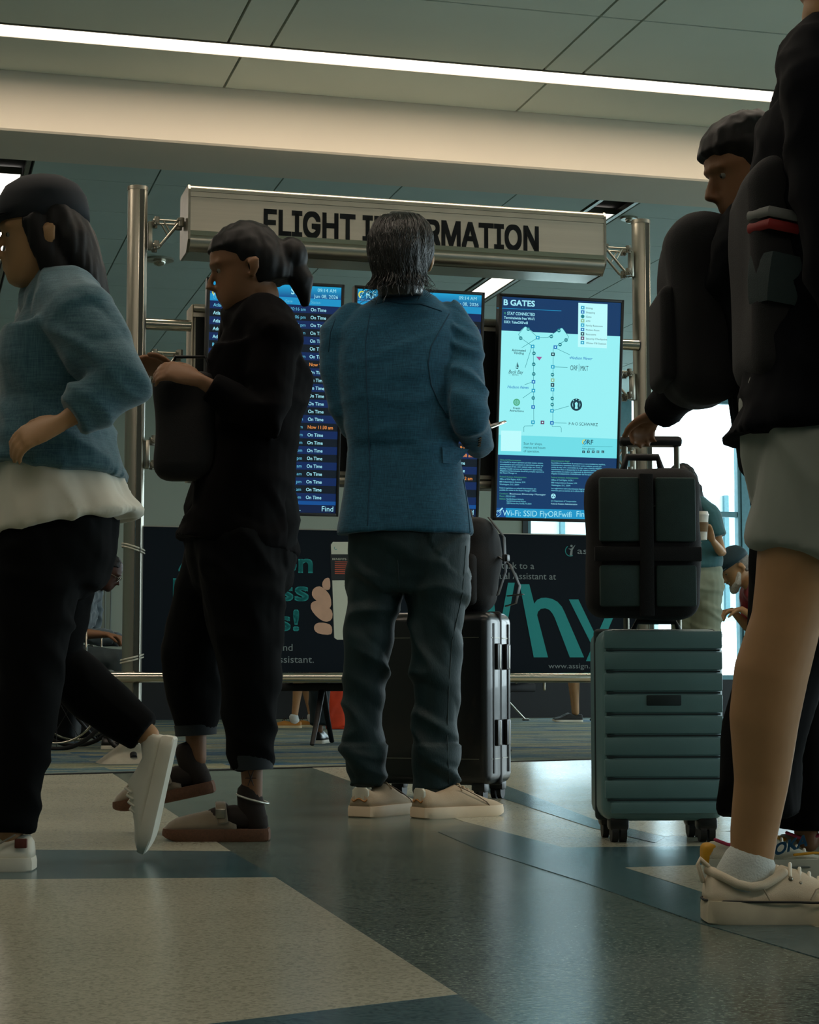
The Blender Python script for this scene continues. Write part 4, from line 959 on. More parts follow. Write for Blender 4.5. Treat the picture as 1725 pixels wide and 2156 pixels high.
def laces_on(upper, M, L_, m, n_=5, eyel=None):
    for i in range(n_):
        f_ = .47 + .055 * i; z = (.092 - .0075 * i) * L_ / .29; w_ = .022
        obj('lace', MB().tube([M @ V((f_ * L_, -w_ - .006, z - .014)), M @ V((f_ * L_ + .004, -w_ * .4, z + .003)), M @ V((f_ * L_ + .008, w_ * .4, z + .003)), M @ V((f_ * L_ + .012, w_ + .006, z - .014))], [.0032] * 4, n=6), m, upper, smooth=True)
        if eyel:
            for sg in (-1, 1): obj('eyelet', MB().ball(M @ V((f_ * L_, sg * (w_ + .010), z - .019)), .0042, 8), eyel, upper, smooth=True)
def strands(name, roots, m, parent, r=.0012, seg=6):
    mb = MB()
    for pts in roots: mb.tube(pts, [r * (1 - .6 * i / (len(pts) - 1)) for i in range(len(pts))], n=3, cap='flat')
    o = obj(name, mb, m, parent, smooth=True); o['kind'] = 'stuff'; return o

# ============ the man in the blazer (seen from behind) ============
yb = 5.95
base = at(862, 1712, 5.86); base.z = 0
man, Mi = person('man seen from behind in a blue blazer and dark trousers, facing the flight screens', base)
BLAZ = weave('blue_blazer_cloth', (36, 92, 116), (18, 62, 84), sc_=(1000, 1000, 1000), sheen=.15)
TROU = mat('dark_chino_cloth', (15, 42, 46), .6, var=.22, scale=26, stretch=(1, 1, .35), bump=.2, bscale=260, spec=.3)
def P_(u, v, y=yb): return at(u, v, y)
J = dict(shL=P_(722, 700), elL=P_(724, 866, 5.96), wrL=P_(805, 924, 6.22), shR=P_(962, 698), elR=P_(988, 888, 5.86), wrR=P_(1012, 925, 6.06), neck=P_(858, 640), chest=P_(845, 770), pelvis=P_(858, 1060),
         hipL=P_(800, 1130), knL=P_(784, 1345, 5.93), anL=P_(772, 1630), hipR=P_(920, 1130), knR=P_(915, 1350, 5.9), anR=P_(918, 1640, 5.88), head=P_(850, 545, 5.93))
hd = V((.10, 1, 0))
mb = MB(); HM = head_mb(mb, J['head'], V((.22, 1, 0)), -.12, 0, 1.03); neck_mb(mb, J)
limbs(mb, J, -.010); torso_mb(mb, J, (1, 0, 0), -.01)
hand_mb(mb, J['wrL'], V((.8, .5, .1)), V((0, 0, -1)), .7, 1, 1)
hand_mb(mb, J['wrR'], V((.25, .75, .45)), V((-.7, .3, .2)), .55, 1, -1)
body = pobj('body', fuse(mb, .0055, 3), SKIN_A, man, Mi); eyes(man, Mi, body, HM)
# blazer
def rows(rw, y0=yb):
    rg = []
    for v, ul, ur, dp in rw:
        a, b = P_(ul, v), P_(ur, v); c = (a + b) / 2; hw = (b - a).length / 2
        rg.append([c + V((hw * math.copysign(abs(math.cos(t)) ** .82, math.cos(t)), dp * math.copysign(abs(math.sin(t)) ** .82, math.sin(t)), 0)) for t in [2 * math.pi * k / 36 for k in range(36)]])
    return rg
jb = MB()
jb.rings(rows([(607, 826, 890, .060), (622, 806, 906, .072), (640, 778, 930, .085), (662, 738, 958, .105), (700, 708, 972, .122), (745, 706, 968, .135), (800, 708, 958, .138), (880, 722, 956, .132), (950, 733, 966, .126), (1040, 724, 982, .135), (1100, 713, 993, .142), (1126, 709, 997, .145)]))
rs = .062
jb.tube([P_(745, 672), P_(714, 704), P_(708, 780), P_(722, 862, 5.95), P_(752, 908, 6.06), P_(795, 926, 6.20)], [.055, .064, .054, .046, .040, .038], n=20)
jb.tube([P_(940, 668), P_(962, 705), P_(972, 780, 5.92), P_(984, 850, 5.87), P_(990, 893, 5.86), P_(1003, 918, 5.95), P_(1009, 930, 6.03)], [.055, .068, .068, .062, .056, .050, .043], n=20, cap='round')
def blz(p, n_):
    a = noise.noise(V((p.x * 9, p.y * 9, p.z * 3.2))) * .0055
    arm = 1.0 if p.x > P_(950, 800).x else .25
    t_ = p.z + (.5 if p.x > P_(950, 800).x else -.35) * p.x
    a += max(0, 1 - abs(noise.noise(V((p.x * 4, p.y * 5, t_ * 11 + 3)))) * 3.0) * .012 * (arm if p.z > 1.12 else .12)
    if p.z < 1.15: a += noise.noise(V((p.x * 14, p.y * 3, p.z * 1.3 + 4))) * .006
    return a
jm = fuse(jb, .0075, 3, blz)
jack = pobj('blazer', jm, BLAZ, man, Mi)
bvh = BVHTree.FromPolygons([v.co[:] for v in jm.vertices], [tuple(p.vertices) for p in jm.polygons])
def hit(u, v, b=None):
    q = (b or bvh).ray_cast(V((0, 0, CAM_H)), ray(u, v).normalized(), 30)
    return (q[0], q[1]) if q[0] is not None else (None, None)
def on(pts, off=.001, b=None):
    out = []
    for u, v in pts:
        h, n_ = hit(u, v, b)
        if h is not None: out.append(h + n_ * off)
    return out
BLZD = mat('blazer_seam', (18, 62, 84), .9)
def seam(name, pts, r=.0018, m=None, parent=None, b=None):
    q = []
    for a, c in zip(pts, pts[1:]):
        for k in range(4): q.append((a[0] + (c[0] - a[0]) * k / 4, a[1] + (c[1] - a[1]) * k / 4))
    q.append(pts[-1]); q = on(q, r * .2, b)
    if len(q) > 2: return obj(name, MB().tube(q, [r] * len(q), n=6), m or BLZD, parent or jack, smooth=True)
seam('back_seam', [(779, 660), (770, 720), (772, 800), (776, 900), (780, 1000), (776, 1060), (774, 1122)])
seam('sleeve_seam', [(946, 662), (930, 690), (908, 730), (902, 765), (908, 810), (925, 850), (945, 880)], .0022)
seam('sleeve_seam', [(706, 672), (696, 700), (692, 740)], .0018)
seam('collar_edge', [(795, 640), (815, 634), (850, 640), (885, 640), (915, 650), (930, 655)], .0022)
seam('side_vent', [(976, 1010), (984, 1060), (990, 1120)], .002)
fl_ = on([(930, 942), (960, 943), (988, 944)], .004); fl2 = on([(988, 974), (960, 978), (932, 975)], .004)
if len(fl_) + len(fl2) >= 5:
    m_ = MB(); n0 = len(fl_); pp = fl_ + fl2; front = [p + V((0, -.002, 0)) for p in pp]; back = [p + V((0, .006, 0)) for p in pp]; n_ = len(pp)
    m_.add(front + back, [tuple(range(n_)), tuple(range(n_, 2 * n_))[::-1]] + [(i, (i + 1) % n_, (i + 1) % n_ + n_, i + n_) for i in range(n_)])
    obj('pocket_flap', m_, BLAZ, jack)
for i in range(4):
    h, n_ = hit(1011 - i * .6, 922 + i * 5.2)
    if h is not None: obj('cuff_button', MB().tube([h - n_ * .001, h + n_ * .003], [.0055, .0055], n=12, cap='flat'), BLACKP, jack, smooth='auto')
# shirt cuff sliver + trousers
tb = MB()
tb.rings(rows([(1050, 738, 978, .118), (1110, 735, 986, .128), (1160, 733, 990, .128), (1215, 734, 988, .118), (1245, 745, 980, .10)]))
def leg(rw, y0, y1):
    pts = []; rd = []
    n_ = len(rw)
    for i, (v, ul, ur) in enumerate(rw):
        y = y0 + (y1 - y0) * i / (n_ - 1); a, b = P_(ul, v, y), P_(ur, v, y); pts.append((a + b) / 2); hw = (b - a).length / 2; rd.append((hw, hw * .98))
    return pts, rd
for rw, y0, y1 in (([(1130, 738, 858), (1190, 733, 856), (1250, 728, 842), (1300, 730, 832), (1345, 727, 832), (1390, 727, 818), (1450, 724, 808), (1520, 725, 806), (1580, 725, 804), (1620, 728, 806), (1640, 736, 804), (1655, 738, 801)], 5.95, 5.9),
                   ([(1130, 852, 990), (1190, 852, 989), (1250, 858, 984), (1310, 864, 976), (1350, 866, 966), (1400, 866, 966), (1440, 870, 970), (1500, 873, 962), (1560, 870, 955), (1610, 868, 955), (1640, 874, 956), (1668, 877, 952)], 5.93, 5.87)):
    pts, rd = leg(rw, y0, y1); tb.tube(pts, rd, n=24, side=(1, 0, 0), cap='flat')
def trw(p, n_):
    k = min(1, max(0, (.95 - p.z) / .3)); d_ = p.z + p.x * .55 * (1 if noise.noise(p * 2.3) > 0 else -1)
    low = 1.6 if p.z < .22 else 1.0
    a = max(0, 1 - abs(noise.noise(V((p.x * 5, p.y * 5, d_ * 9)))) * 3.2) * .015 * (.35 + k * .65) * low
    a += noise.noise(V((p.x * 16, p.y * 10, p.z * 3.0))) * .007
    return a - .002
tm_ = fuse(tb, .0075, 2, trw)
trs = pobj('trousers', tm_, TROU, man, Mi)
tbvh = BVHTree.FromPolygons([v.co[:] for v in tm_.vertices], [tuple(p.vertices) for p in tm_.polygons])
seam('side_seam', [(981, 1150), (974, 1250), (952, 1350), (945, 1450), (942, 1550), (946, 1650)], .0016, mat('trouser_seam', (24, 46, 50), .8), trs, tbvh)
seam('inner_seam', [(838, 1180), (842, 1255)], .0016, mat('trouser_seam', (24, 46, 50), .8), trs, tbvh)
# shoes
NUB = mat('beige_nubuck', (176, 158, 132), .8, var=.08, scale=12, bump=.15, bscale=300); CREAM = mat('cream_sole', (226, 204, 174), .6, var=.05); TAB = mat('pale_heel_tab', (206, 204, 186), .6); TAN = mat('tan_trim', (176, 122, 66), .6)
hl = at(757, 1716, 5.80); hl.z = 0; hr = at(880, 1722, 5.76); hr.z = 0
for (h_, a_, lb) in ((hl, math.radians(60), None), (hr, math.radians(33), None)):
    up, M_ = shoe(man, Mi, h_, a_, .30, .115, 'sneaker', NUB, CREAM, 'shoe', solet=.034)
    tabm = MB(); rg = []
    for zz, w_ in ((.054, .026), (.066, .030), (.082, .029), (.090, .020)):
        rg.append([M_ @ V((-.001 + .018 * (1 - math.cos(math.radians(q * 4.5))) * 1.2 + (0 if k_ == 0 else .007), math.sin(math.radians(q * 9)) * w_, zz + (.006 * math.cos(math.radians(q * 36)) if zz < .06 else 0))) for k_ in (0, 1) for q in (range(-8, 9) if k_ == 0 else range(8, -9, -1))])
    obj('heel_tab', tabm.rings(rg), TAB, up, smooth='auto')
    obj('tan_edge', MB().tube([M_ @ V((-.004 + .02 * (1 - math.cos(math.radians(q * 4.5))) * 1.2, math.sin(math.radians(q * 9)) * .027, .053 + .004 * math.cos(math.radians(q * 36)))) for q in range(-8, 9)], [.0025] * 17, n=6), TAN, up, smooth=True)
    for sg in (-1, 1):
        obj('quarter_seam', MB().tube([M_ @ V((x * .30, sg * .0575 * w_, z)) for x, w_, z in ((.42, .52, .094), (.52, .66, .080), (.62, .80, .064), (.72, .93, .045), (.75, .97, .034))], [.0016] * 5, n=6), mat('seam_brown', (92, 74, 58), .8), up, smooth=True)
    laces_on(up, M_, .30, NUB, 4)
# hair: cap plus swept strands
HAIRM = mat('dark_greying_hair', (44, 46, 44), .34, var=.55, scale=260, stretch=(1, 1, .06), col2=(10, 11, 11), spec=.7)
hm = MB()
Sx = [(.150, -.01, .030), (.138, -.012, .062), (.115, -.014, .086), (.08, -.014, .100), (.03, -.016, .104), (.0, -.02, .098), (-.03, -.03, .088), (-.055, -.034, .079), (-.085, -.036, .073), (-.112, -.038, .068)]
rg = []
for z, cy, w in Sx[::-1]:
    b = w * 1.12
    rg.append([HM @ V((w * .97 * math.copysign(abs(math.cos(t)) ** .9, math.cos(t)), (cy - .012) + b * (math.sin(t) if math.sin(t) < 0 else math.sin(t) * (.72 if z > .03 else .15)), z - .01)) for t in [2 * math.pi * k / 30 for k in range(30)]])
hm.rings(rg)
hair = pobj('hair', fuse(hm, .006, 2, lambda p, n_: noise.noise(V((p.x * 60, p.y * 60, p.z * 9))) * .0045), HAIRM, man, Mi)
HI = HM.inverted(); rts = []; rnd = random.Random(4)
hb_ = hair.data; hbv = BVHTree.FromPolygons([v.co[:] for v in hb_.vertices], [tuple(p.vertices) for p in hb_.polygons])
for i in range(2600):
    az = math.radians(rnd.uniform(-195, 15)); z0 = rnd.choice((rnd.uniform(.02, .135), rnd.uniform(-.045, .06))); pts = []
    if math.cos(az) ** 2 > .8 and z0 < .05: z0 += .07
    L_ = rnd.uniform(.05, .10); p = V((math.cos(az) * .11, math.sin(az) * .12 - .02, z0)); drift = rnd.uniform(-.25, .25)
    for k in range(7):
        f_ = k / 6; zz = z0 - L_ * f_ * (.9); a2 = az + drift * f_
        q = HM @ V((math.cos(a2) * .14, math.sin(a2) * .15 - .02, max(zz, -.125)))
        cc = HM @ V((0, -.02, max(zz, -.110) * .97)); r_ = hbv.ray_cast(q, (cc - q).normalized(), .3)
        if r_[0] is None: break
        flick = max(0, -.055 - zz) * rnd.choice((.15, .3, .6, 1.1)); outw = (q - cc).normalized()
        pts.append(r_[0] + outw * (.0015 + .0035 * math.sin(f_ * 3) * rnd.random() + flick) + V((0, 0, min(0, zz + .105))))
    if len(pts) > 3: rts.append(pts)
strands('hair_strands', rts, HAIRM, hair, .0016)
# phone in his right hand
def frame(c, ly, nz):
    y = V(ly).normalized(); z = V(nz); z = (z - y * z.dot(y)).normalized(); x = y.cross(z); m = Matrix.Identity(4)
    for i in range(3): m[i][0], m[i][1], m[i][2], m[i][3] = x[i], y[i], z[i], c[i]
    return m
ph = thing('mobile_phone', 'phone with a metal edge held in the blazer man\'s right hand', 'phone', frame(at(1031, 899, 6.17), (.32, .75, .22), (-.28, -.2, .93)))
obj('body', MB().rbox((-.036, -.074, -.004), (.036, .074, .004), .004), STEEL_R, ph, smooth='auto'); obj('screen', MB().box((-.033, -.070, .004), (.033, .070, .0046)), BLACKP, ph)
# ------------------------------------------------------------------ black suitcase and backpack in front of the man
def suitcase(M, w, d, h, label, shell, ribs, trim, name='suitcase', handle=.3, hside=0, latches=False, pocket=False):
    t = thing(name, label, 'suitcase', M)
    z0 = .055
    sh = MB(); sh.rbox((-w / 2, -d / 2, z0), (w / 2, d / 2, z0 + h), .035, seg=4)
    body = obj('shell', sh, shell, t, smooth='auto')
    sm = MB()
    for q in (((-w / 2 - .003, -.012, z0 - .003), (w / 2 + .003, .012, z0 + h + .003)),): sm.rbox(*q, r=.034, seg=4)
    obj('zip_band', sm, trim, t, smooth='auto')
    if ribs == 'h':
        for k in range(1, 9):
            z = z0 + h * k / 9; obj('rib_groove', MB().rbox((-w / 2 + .012, -d / 2 - .0012, z - .0022), (w / 2 - .012, -d / 2 + .004, z + .0022), .001), trim, t)
            obj('rib', MB().rbox((-w / 2 + .006, -d / 2 - .005, z + .0045), (w / 2 - .006, -d / 2 + .01, z + h / 9 - .0045), .004), shell, t, smooth='auto')
        obj('rib', MB().rbox((-w / 2 + .02, -d / 2 - .005, z0 + .02), (w / 2 - .02, -d / 2 + .01, z0 + h / 9 - .0045), .004), shell, t, smooth='auto')
        obj('recessed_handle', MB().rbox((-.045, -d / 2 - .008, z0 + h * .60), (.045, -d / 2 - .002, z0 + h * .655), .008), trim, t, smooth='auto')
    if ribs == 'v':
        for sx in (-1, 1):
            for k in (-.36, -.12, .12, .36) if 0 else (-.30, .30):
                obj('side_groove', MB().rbox((sx * w / 2 - .003, d * k - .008, z0 + .04), (sx * w / 2 + .003, d * k + .008, z0 + h - .04), .002), trim, t, smooth='auto')
        for zz in (z0 + .09, z0 + h - .09):
            bm_ = MB().box((-w / 2 + .035, -d / 2 - .0012, zz - .0013), (w / 2 - .035, -d / 2 + .002, zz + .0013)); bm_.box((w / 2 - .002, -d / 2 + .035, zz - .0013), (w / 2 + .0012, -.014, zz + .0013)); bm_.box((w / 2 - .002, .014, zz - .0013), (w / 2 + .0012, d / 2 - .035, zz + .0013))
            obj('shell_band', bm_, STEEL_D, t)
    if latches:
        for zz in (z0 + h * .30, z0 + h * .74):
            for sy in (-.05, .05):
                l_ = obj('latch', MB().rbox((w / 2 - .002, sy - .022, zz - .045), (w / 2 + .014, sy + .022, zz + .045), .005), BLACKP, t, smooth='auto')
                obj('latch_trim', MB().rbox((w / 2 + .013, sy - .004, zz - .04), (w / 2 + .0155, sy + .001, zz + .04), .0008), STEEL, l_)
    for sx in (-1, 1):
        for sy in (-1, 1):
            cx, cy = sx * (w / 2 - .045), sy * (d / 2 - .04)
            ho = MB().rbox((cx - .026, cy - .026, .030), (cx + .026, cy + .026, z0 + .012), .01); wl = obj('wheel_housing', ho, BLACKP, t, smooth='auto')
            for o_ in (-.011, .011): obj('wheel', MB().cyl((cx + o_ - .008, cy, .0265), (cx + o_ + .008, cy, .0265), .0265, 22), SATINB, wl, smooth='auto')
    for sx in (-.07, .07): obj('handle_rod', MB().cyl((sx, d / 2 - .085, z0 + h - .01), (sx, d / 2 - .085, z0 + h + handle), .008, 12), STEEL_D if name != 'suitcase_black' else BLACKP, t, smooth='auto')
    obj('grip', MB().rbox((-.085, d / 2 - .101, z0 + h + handle - .012), (.085, d / 2 - .069, z0 + h + handle + .018), .012), BLACKP, t, smooth='auto')
    obj('top_handle', MB().tube([(-.06, -.02, z0 + h), (-.05, -.02, z0 + h + .022), (.05, -.02, z0 + h + .022), (.06, -.02, z0 + h)], [.008] * 4, n=10), BLACKP, t, smooth=True)
    return t, z0 + h
BS = mat('black_shell', (11, 14, 15), .30, var=.12, scale=90, bump=.08, bscale=400, coat=.2)
cb = fl(915, 1678); sM = Matrix.Translation((cb.x + .015, 6.72, 0)) @ RZ(-21)
sc1, ztop = suitcase(sM, .46, .27, .595, 'black hard shell suitcase with side latches standing in front of the blazer man', BS, 'v', SATINB, latches=True, handle=.36)
t = thing('backpack', 'black backpack with loose straps set on top of the black suitcase', 'backpack', sM @ Matrix.Translation((.10, 0, ztop + .001)))
pm = MB(); pm.rbox((-.15, -.10, .002), (.115, .10, .33), .07, seg=4)
obj('body', fuse(pm, .01, 2, lambda p, n_: noise.noise(p * 9) * .014), mat('black_nylon', (3, 4, 5), .8, bump=.3, bscale=500), t, smooth=True)
pm = MB(); pm.rbox((-.12, -.135, .02), (.08, -.09, .20), .03, seg=3); obj('front_pocket', pm, mat('black_nylon', (7, 10, 11)), t, smooth='auto')
for pts in ([(.09, .0, .33), (.15, -.02, .26), (.155, -.02, .14), (.12, 0, .06)], [(.11, .02, .20), (.165, .0, .165), (.20, .0, .09), (.185, .0, .03), (.15, 0, .02)], [(.16, -.01, .055), (.215, -.01, .06)]):
    obj('strap', MB().tube(pts, [(.016, .0025)] * len(pts), n=8, side=(0, 1, 0)), SATINB, t, smooth=True)
obj('top_loop', MB().tube([(-.04, 0, .32), (-.03, 0, .36), (.02, 0, .36), (.03, 0, .32)], [(.010, .003)] * 4, n=8, side=(0, 1, 0)), SATINB, t, smooth=True)
obj('buckle', MB().rbox((.145, -.03, .175), (.165, .0, .20), .004), BLACKP, t, smooth='auto')

# ------------------------------------------------------------------ pale suitcase with a black travel bag, pulled by the walker in black trousers
GS = mat('grey_teal_shell', (96, 132, 134), .42, var=.05, scale=20, bump=.05, bscale=300)
gb = fl(1384, 1768); gM = Matrix.Translation((gb.x, gb.y, 0)) @ RZ(3)
gs, gz = suitcase(gM, .318, .23, .49, 'grey-teal ribbed suitcase with the black travel bag on top', GS, 'h', mat('dark_groove', (24, 44, 46), .7), handle=.50)
t = thing('travel_bag', 'black travel bag with four dark grey panels strapped onto the grey-teal suitcase', 'bag', gM @ Matrix.Translation((-.045, -.075, gz + .026)))
bw, bh, bd = .295, .39, .17
pm = MB(); pm.rbox((-bw / 2, -bd / 2, 0), (bw / 2, bd / 2 - .03, bh), .05, seg=4)
BN = mat('black_bag_nylon', (2, 3, 4), .85, bump=.25, bscale=450)
obj('body', fuse(pm, .008, 2, lambda p, n_: noise.noise(p * 8) * .006), BN, t, smooth=True)
PG = mat('dark_grey_mesh_panel', (44, 66, 63), .85, bump=.3, bscale=600)
for px in (-.072, .072):
    for z_, hh in ((.03, .105), (.195, .165)):
        pm = MB(); pm.rbox((px - .052, -bd / 2 - .010, z_), (px + .052, -bd / 2 + .01, z_ + hh), .006); obj('panel', pm, PG, t, smooth='auto')
for px in (-.004,): obj('strap', MB().rbox((px - .018, -bd / 2 - .014, .005), (px + .018, -bd / 2 + .004, bh - .02), .003), BN, t, smooth='auto')
obj('strap', MB().rbox((-bw / 2 + .01, -bd / 2 - .013, .145), (bw / 2 - .01, -bd / 2 + .004, .182), .003), BN, t, smooth='auto')
obj('zip_flap', MB().rbox((-bw / 2 + .03, -bd / 2 - .008, .285), (bw / 2 - .03, -bd / 2 + .006, .289), .001), BLACKP, t)
obj('carry_handle', MB().tube([(-.05, -.02, bh - .005), (-.04, -.02, bh + .03), (.04, -.02, bh + .03), (.05, -.02, bh - .005)], [.010] * 4, n=10), SATINB, t, smooth=True)

def folds(seed, amp=.008, f=(6, 6, 16), sl=.3, base=.004):
    def w(p, n_):
        q = V((p.x * f[0], p.y * f[1], (p.z + sl * p.x) * f[2] + seed))
        return max(0, 1 - abs(noise.noise(q)) * 3) * amp + noise.noise(V((p.x * 13, p.y * 13, p.z * 5 + seed))) * base
    return w
# ============ walker A: denim shirt over white shirt, cap, long dark hair; walks to the left ============
ya = 4.32; P_ = lambda u, v, y=ya: at(u, v, y)
base = at(50, 1838, ya); base.z = 0
A_, Mi = person('person in a dark cap and denim jacket over a white shirt walking left', base)
J = dict(head=P_(88, 500), neck=P_(128, 622), chest=P_(118, 775), pelvis=P_(120, 1075), shL=P_(165, 672, 4.17), elL=P_(248, 812, 4.10), wrL=P_(130, 890, 4.06), shR=P_(110, 672, 4.47), elR=P_(60, 850, 4.55), wrR=P_(-60, 880, 4.5),
         hipL=P_(112, 1130, 4.40), knL=P_(112, 1392, 4.44), anL=P_(314, 1550, 4.42), hipR=P_(95, 1130, 4.26), knR=P_(62, 1440, 4.22), anR=P_(22, 1758, 4.2))
mb = MB(); HM = head_mb(mb, J['head'], V((-1, -.12, 0)), .06, 0, .98); neck_mb(mb, J); limbs(mb, J, -.004, .9); torso_mb(mb, J, (0, 1, 0), -.01, .9)
hand_mb(mb, J['wrL'], V((-.85, -.05, -.35)), V((0, .6, -.5)), .5, .95, -1); hand_mb(mb, J['wrR'], V((-.8, 0, -.3)), V((0, -.5, -.5)), .5, .95, 1)
body = pobj('body', fuse(mb, .006, 3), SKIN_A, A_, Mi); eyes(A_, Mi, body, HM)
DEN = weave('faded_denim', (78, 116, 126), (50, 88, 102), sc_=(700, 700, 700)); WHT = mat('white_shirt_cloth', (216, 214, 198), .85, var=.06, scale=8, sheen=.2)
JJ = dict(J); JJ['pelvis'] = P_(116, 930)
mb = MB(); torso_mb(mb, JJ, (0, 1, 0), .030, .92, hem=P_(110, 990), hemr=(.185, .165))
for S in 'LR': mb.tube([J['sh' + S], J['sh' + S].lerp(J['el' + S], .5), J['el' + S], J['el' + S].lerp(J['wr' + S], .55), J['el' + S].lerp(J['wr' + S], .82)], [.075, .078, .068, .056, .048], n=16, cap='flat')
mb.tube([P_(95, 640, 4.26), P_(110, 634), P_(140, 626, 4.38)], [.045, .05, .045], n=12)
jk = pobj('denim_jacket', fuse(mb, .008, 3, folds(2, .012, (5, 5, 9), .6, .003)), DEN, A_, Mi)
mb = MB(); mb.tube([P_(118, 960), P_(118, 1000), P_(120, 1060), P_(128, 1108)], [(.14, .12), (.165, .140), (.175, .162), (.185, .185)], n=28, side=(0, 1, 0), cap='flat')
pobj('white_shirt', fuse(mb, .008, 2, folds(5, .012, (9, 9, 3.5), 1.4)), WHT, A_, Mi)
BT = mat('black_trouser_cloth', (4, 6, 7), .9, var=.2, scale=40, spec=.12)
mb = MB(); mb.tube([J['pelvis'] + V((0, 0, .02)), J['pelvis'] - V((0, 0, .10))], [(.165, .135), (.16, .13)], n=24, side=(0, 1, 0))
for S in 'LR':
    h, k, a = J['hip' + S], J['kn' + S], J['an' + S]; mb.tube([h, h.lerp(k, .5), k, k.lerp(a, .35), k.lerp(a, .96)], [.105, .084, .066, .062, .048], n=18, cap='flat')
pobj('trousers', fuse(mb, .009, 2, folds(8, .010, (6, 6, 9), .5)), BT, A_, Mi)
WU = mat('white_leather', (222, 220, 204), .5, var=.05, scale=14, bump=.08, bscale=200); WS = mat('white_rubber', (226, 222, 204), .55, var=.04)
hl = at(70, 1836, 4.2); hl.z = 0
up, M_ = shoe(A_, Mi, hl, math.radians(182), .27, .10, 'sneaker', WU, WS, 'shoe', solet=.03); laces_on(up, M_, .27, WS, 4)
obj('heel_patch', MB().rbox((.008, .033, .052), (.034, .047, .072), .002, M=M_), mat('brown_patch', (92, 40, 26), .7), up, smooth='auto')
obj('ankle_strap', MB().tube([M_ @ V((.035, .040, .080)), M_ @ V((.07, .050, .060)), M_ @ V((.10, .053, .040))], [.0022] * 3, n=6), mat('seam_grey', (120, 116, 104), .8), up, smooth=True)
hr_ = J['anL'] + V((.028, 0, -.055)); up, M_ = shoe(A_, Mi, hr_ + V((.035, 0, .05)), math.radians(180), .27, .10, 'sneaker', WU, WS, 'shoe', solet=.03, pitch=-math.radians(78)); laces_on(up, M_, .27, WS, 4)
mb = MB(); T = lambda x, y, z: HM @ V((x, y, z))
mb.rings([[T(.086 * s_ * math.cos(t_), -.006 + .108 * s_ * math.sin(t_), z) for t_ in [2 * math.pi * k / 28 for k in range(28)]] for z, s_ in ((.034, 1.0), (.065, 1.0), (.095, .95), (.122, .80), (.142, .50), (.150, .18))])
capm = mat('dark_cap_cloth', (12, 22, 30), .8, var=.2)
cap_ = pobj('cap', mb.mesh('cap'), capm, A_, Mi)
br = []
for k in range(13):
    a_ = math.radians(25 + 130 * k / 12); br.append((math.cos(a_) * .080, .03 + math.sin(a_) * .068, .048)); 
outer = [(math.cos(math.radians(25 + 130 * k / 12)) * .092, .075 + math.sin(math.radians(25 + 130 * k / 12)) * .115, .040 - .006 * abs(6 - k) / 6) for k in range(13)]
poly = [T(*p) for p in br] + [T(*p) for p in outer[::-1]]
m2 = MB(); n_ = len(br); tp = [T(*p) for p in br] + [T(*p) for p in outer]; bt = [p + V((0, 0, -.004)) for p in tp]
fs = []
for k in range(n_ - 1): fs += [(k, k + 1, n_ + k + 1, n_ + k), (2 * n_ + k, 3 * n_ + k, 3 * n_ + k + 1, 2 * n_ + k + 1), (n_ + k, n_ + k + 1, 3 * n_ + k + 1, 3 * n_ + k)]
m2.add(tp + bt, fs); obj('brim', m2, capm, cap_, smooth='auto')
mb = MB(); mb.tube([T(0, -.03, .04), T(0, -.07, -.02), T(0, -.10, -.09), T(0, -.125, -.16)], [(.088, .07), (.095, .06), (.085, .045), (.06, .03)], n=20, side=(0, 1, 0)); mb.tube([T(.072, .015, .03), T(.078, -.01, -.05), T(.070, -.04, -.12)], [(.018, .03)] * 3, n=12, side=(0, 1, 0)); mb.tube([T(-.072, .015, .03), T(-.078, -.01, -.05), T(-.070, -.04, -.12)], [(.018, .03)] * 3, n=12, side=(0, 1, 0))
pobj('hair', fuse(mb, .007, 3, lambda p, n_: noise.noise(V((p.x * 70, p.y * 70, p.z * 8))) * .004), HAIR_K, A_, Mi)

# ============ walker B: black top, dark hair tied back, black bag, suede clogs; walks to the left ============
yb2 = 5.08; P_ = lambda u, v, y=yb2: at(u, v, y)
base = at(500, 1770, 4.98); base.z = 0
B_, Mi = person('person in black with tied dark hair and suede clogs walking left', base)
J = dict(head=P_(515, 566), neck=P_(535, 668), chest=P_(545, 790), pelvis=P_(510, 1085), shL=P_(575, 715, 4.95), elL=P_(560, 885, 4.90), wrL=P_(420, 800, 4.86), shR=P_(510, 715, 5.22), elR=P_(470, 880, 5.30), wrR=P_(372, 790, 5.18),
         hipL=P_(500, 1130, 5.0), knL=P_(525, 1385, 4.98), anL=P_(532, 1690, 4.98), hipR=P_(500, 1130, 5.16), knR=P_(405, 1375, 5.18), anR=P_(415, 1600, 5.18))
mb = MB(); HM = head_mb(mb, J['head'], V((-1, -.10, 0)), .22, 0, .95); neck_mb(mb, J); limbs(mb, J, -.004, .88); torso_mb(mb, J, (0, 1, 0), -.01, .9)
hand_mb(mb, J['wrL'], V((-.8, -.1, .25)), V((0, .6, -.5)), .6, .92, -1); hand_mb(mb, J['wrR'], V((-.9, 0, .35)), V((0, -.5, -.5)), .6, .92, 1)
body = pobj('body', fuse(mb, .006, 3), SKIN_B, B_, Mi); eyes(B_, Mi, body, HM)
BK_ = mat('black_jersey', (4, 3, 4), .92, var=.2, scale=30, spec=.1)
mb = MB(); torso_mb(mb, J, (0, 1, 0), .024, .95, hem=P_(500, 1150), hemr=(.185, .165), bust=.01)
for S in 'LR': mb.tube([J['sh' + S], J['sh' + S].lerp(J['el' + S], .5), J['el' + S], J['el' + S].lerp(J['wr' + S], .5), J['el' + S].lerp(J['wr' + S], .85)], [.068, .066, .058, .048, .040], n=16, cap='flat')
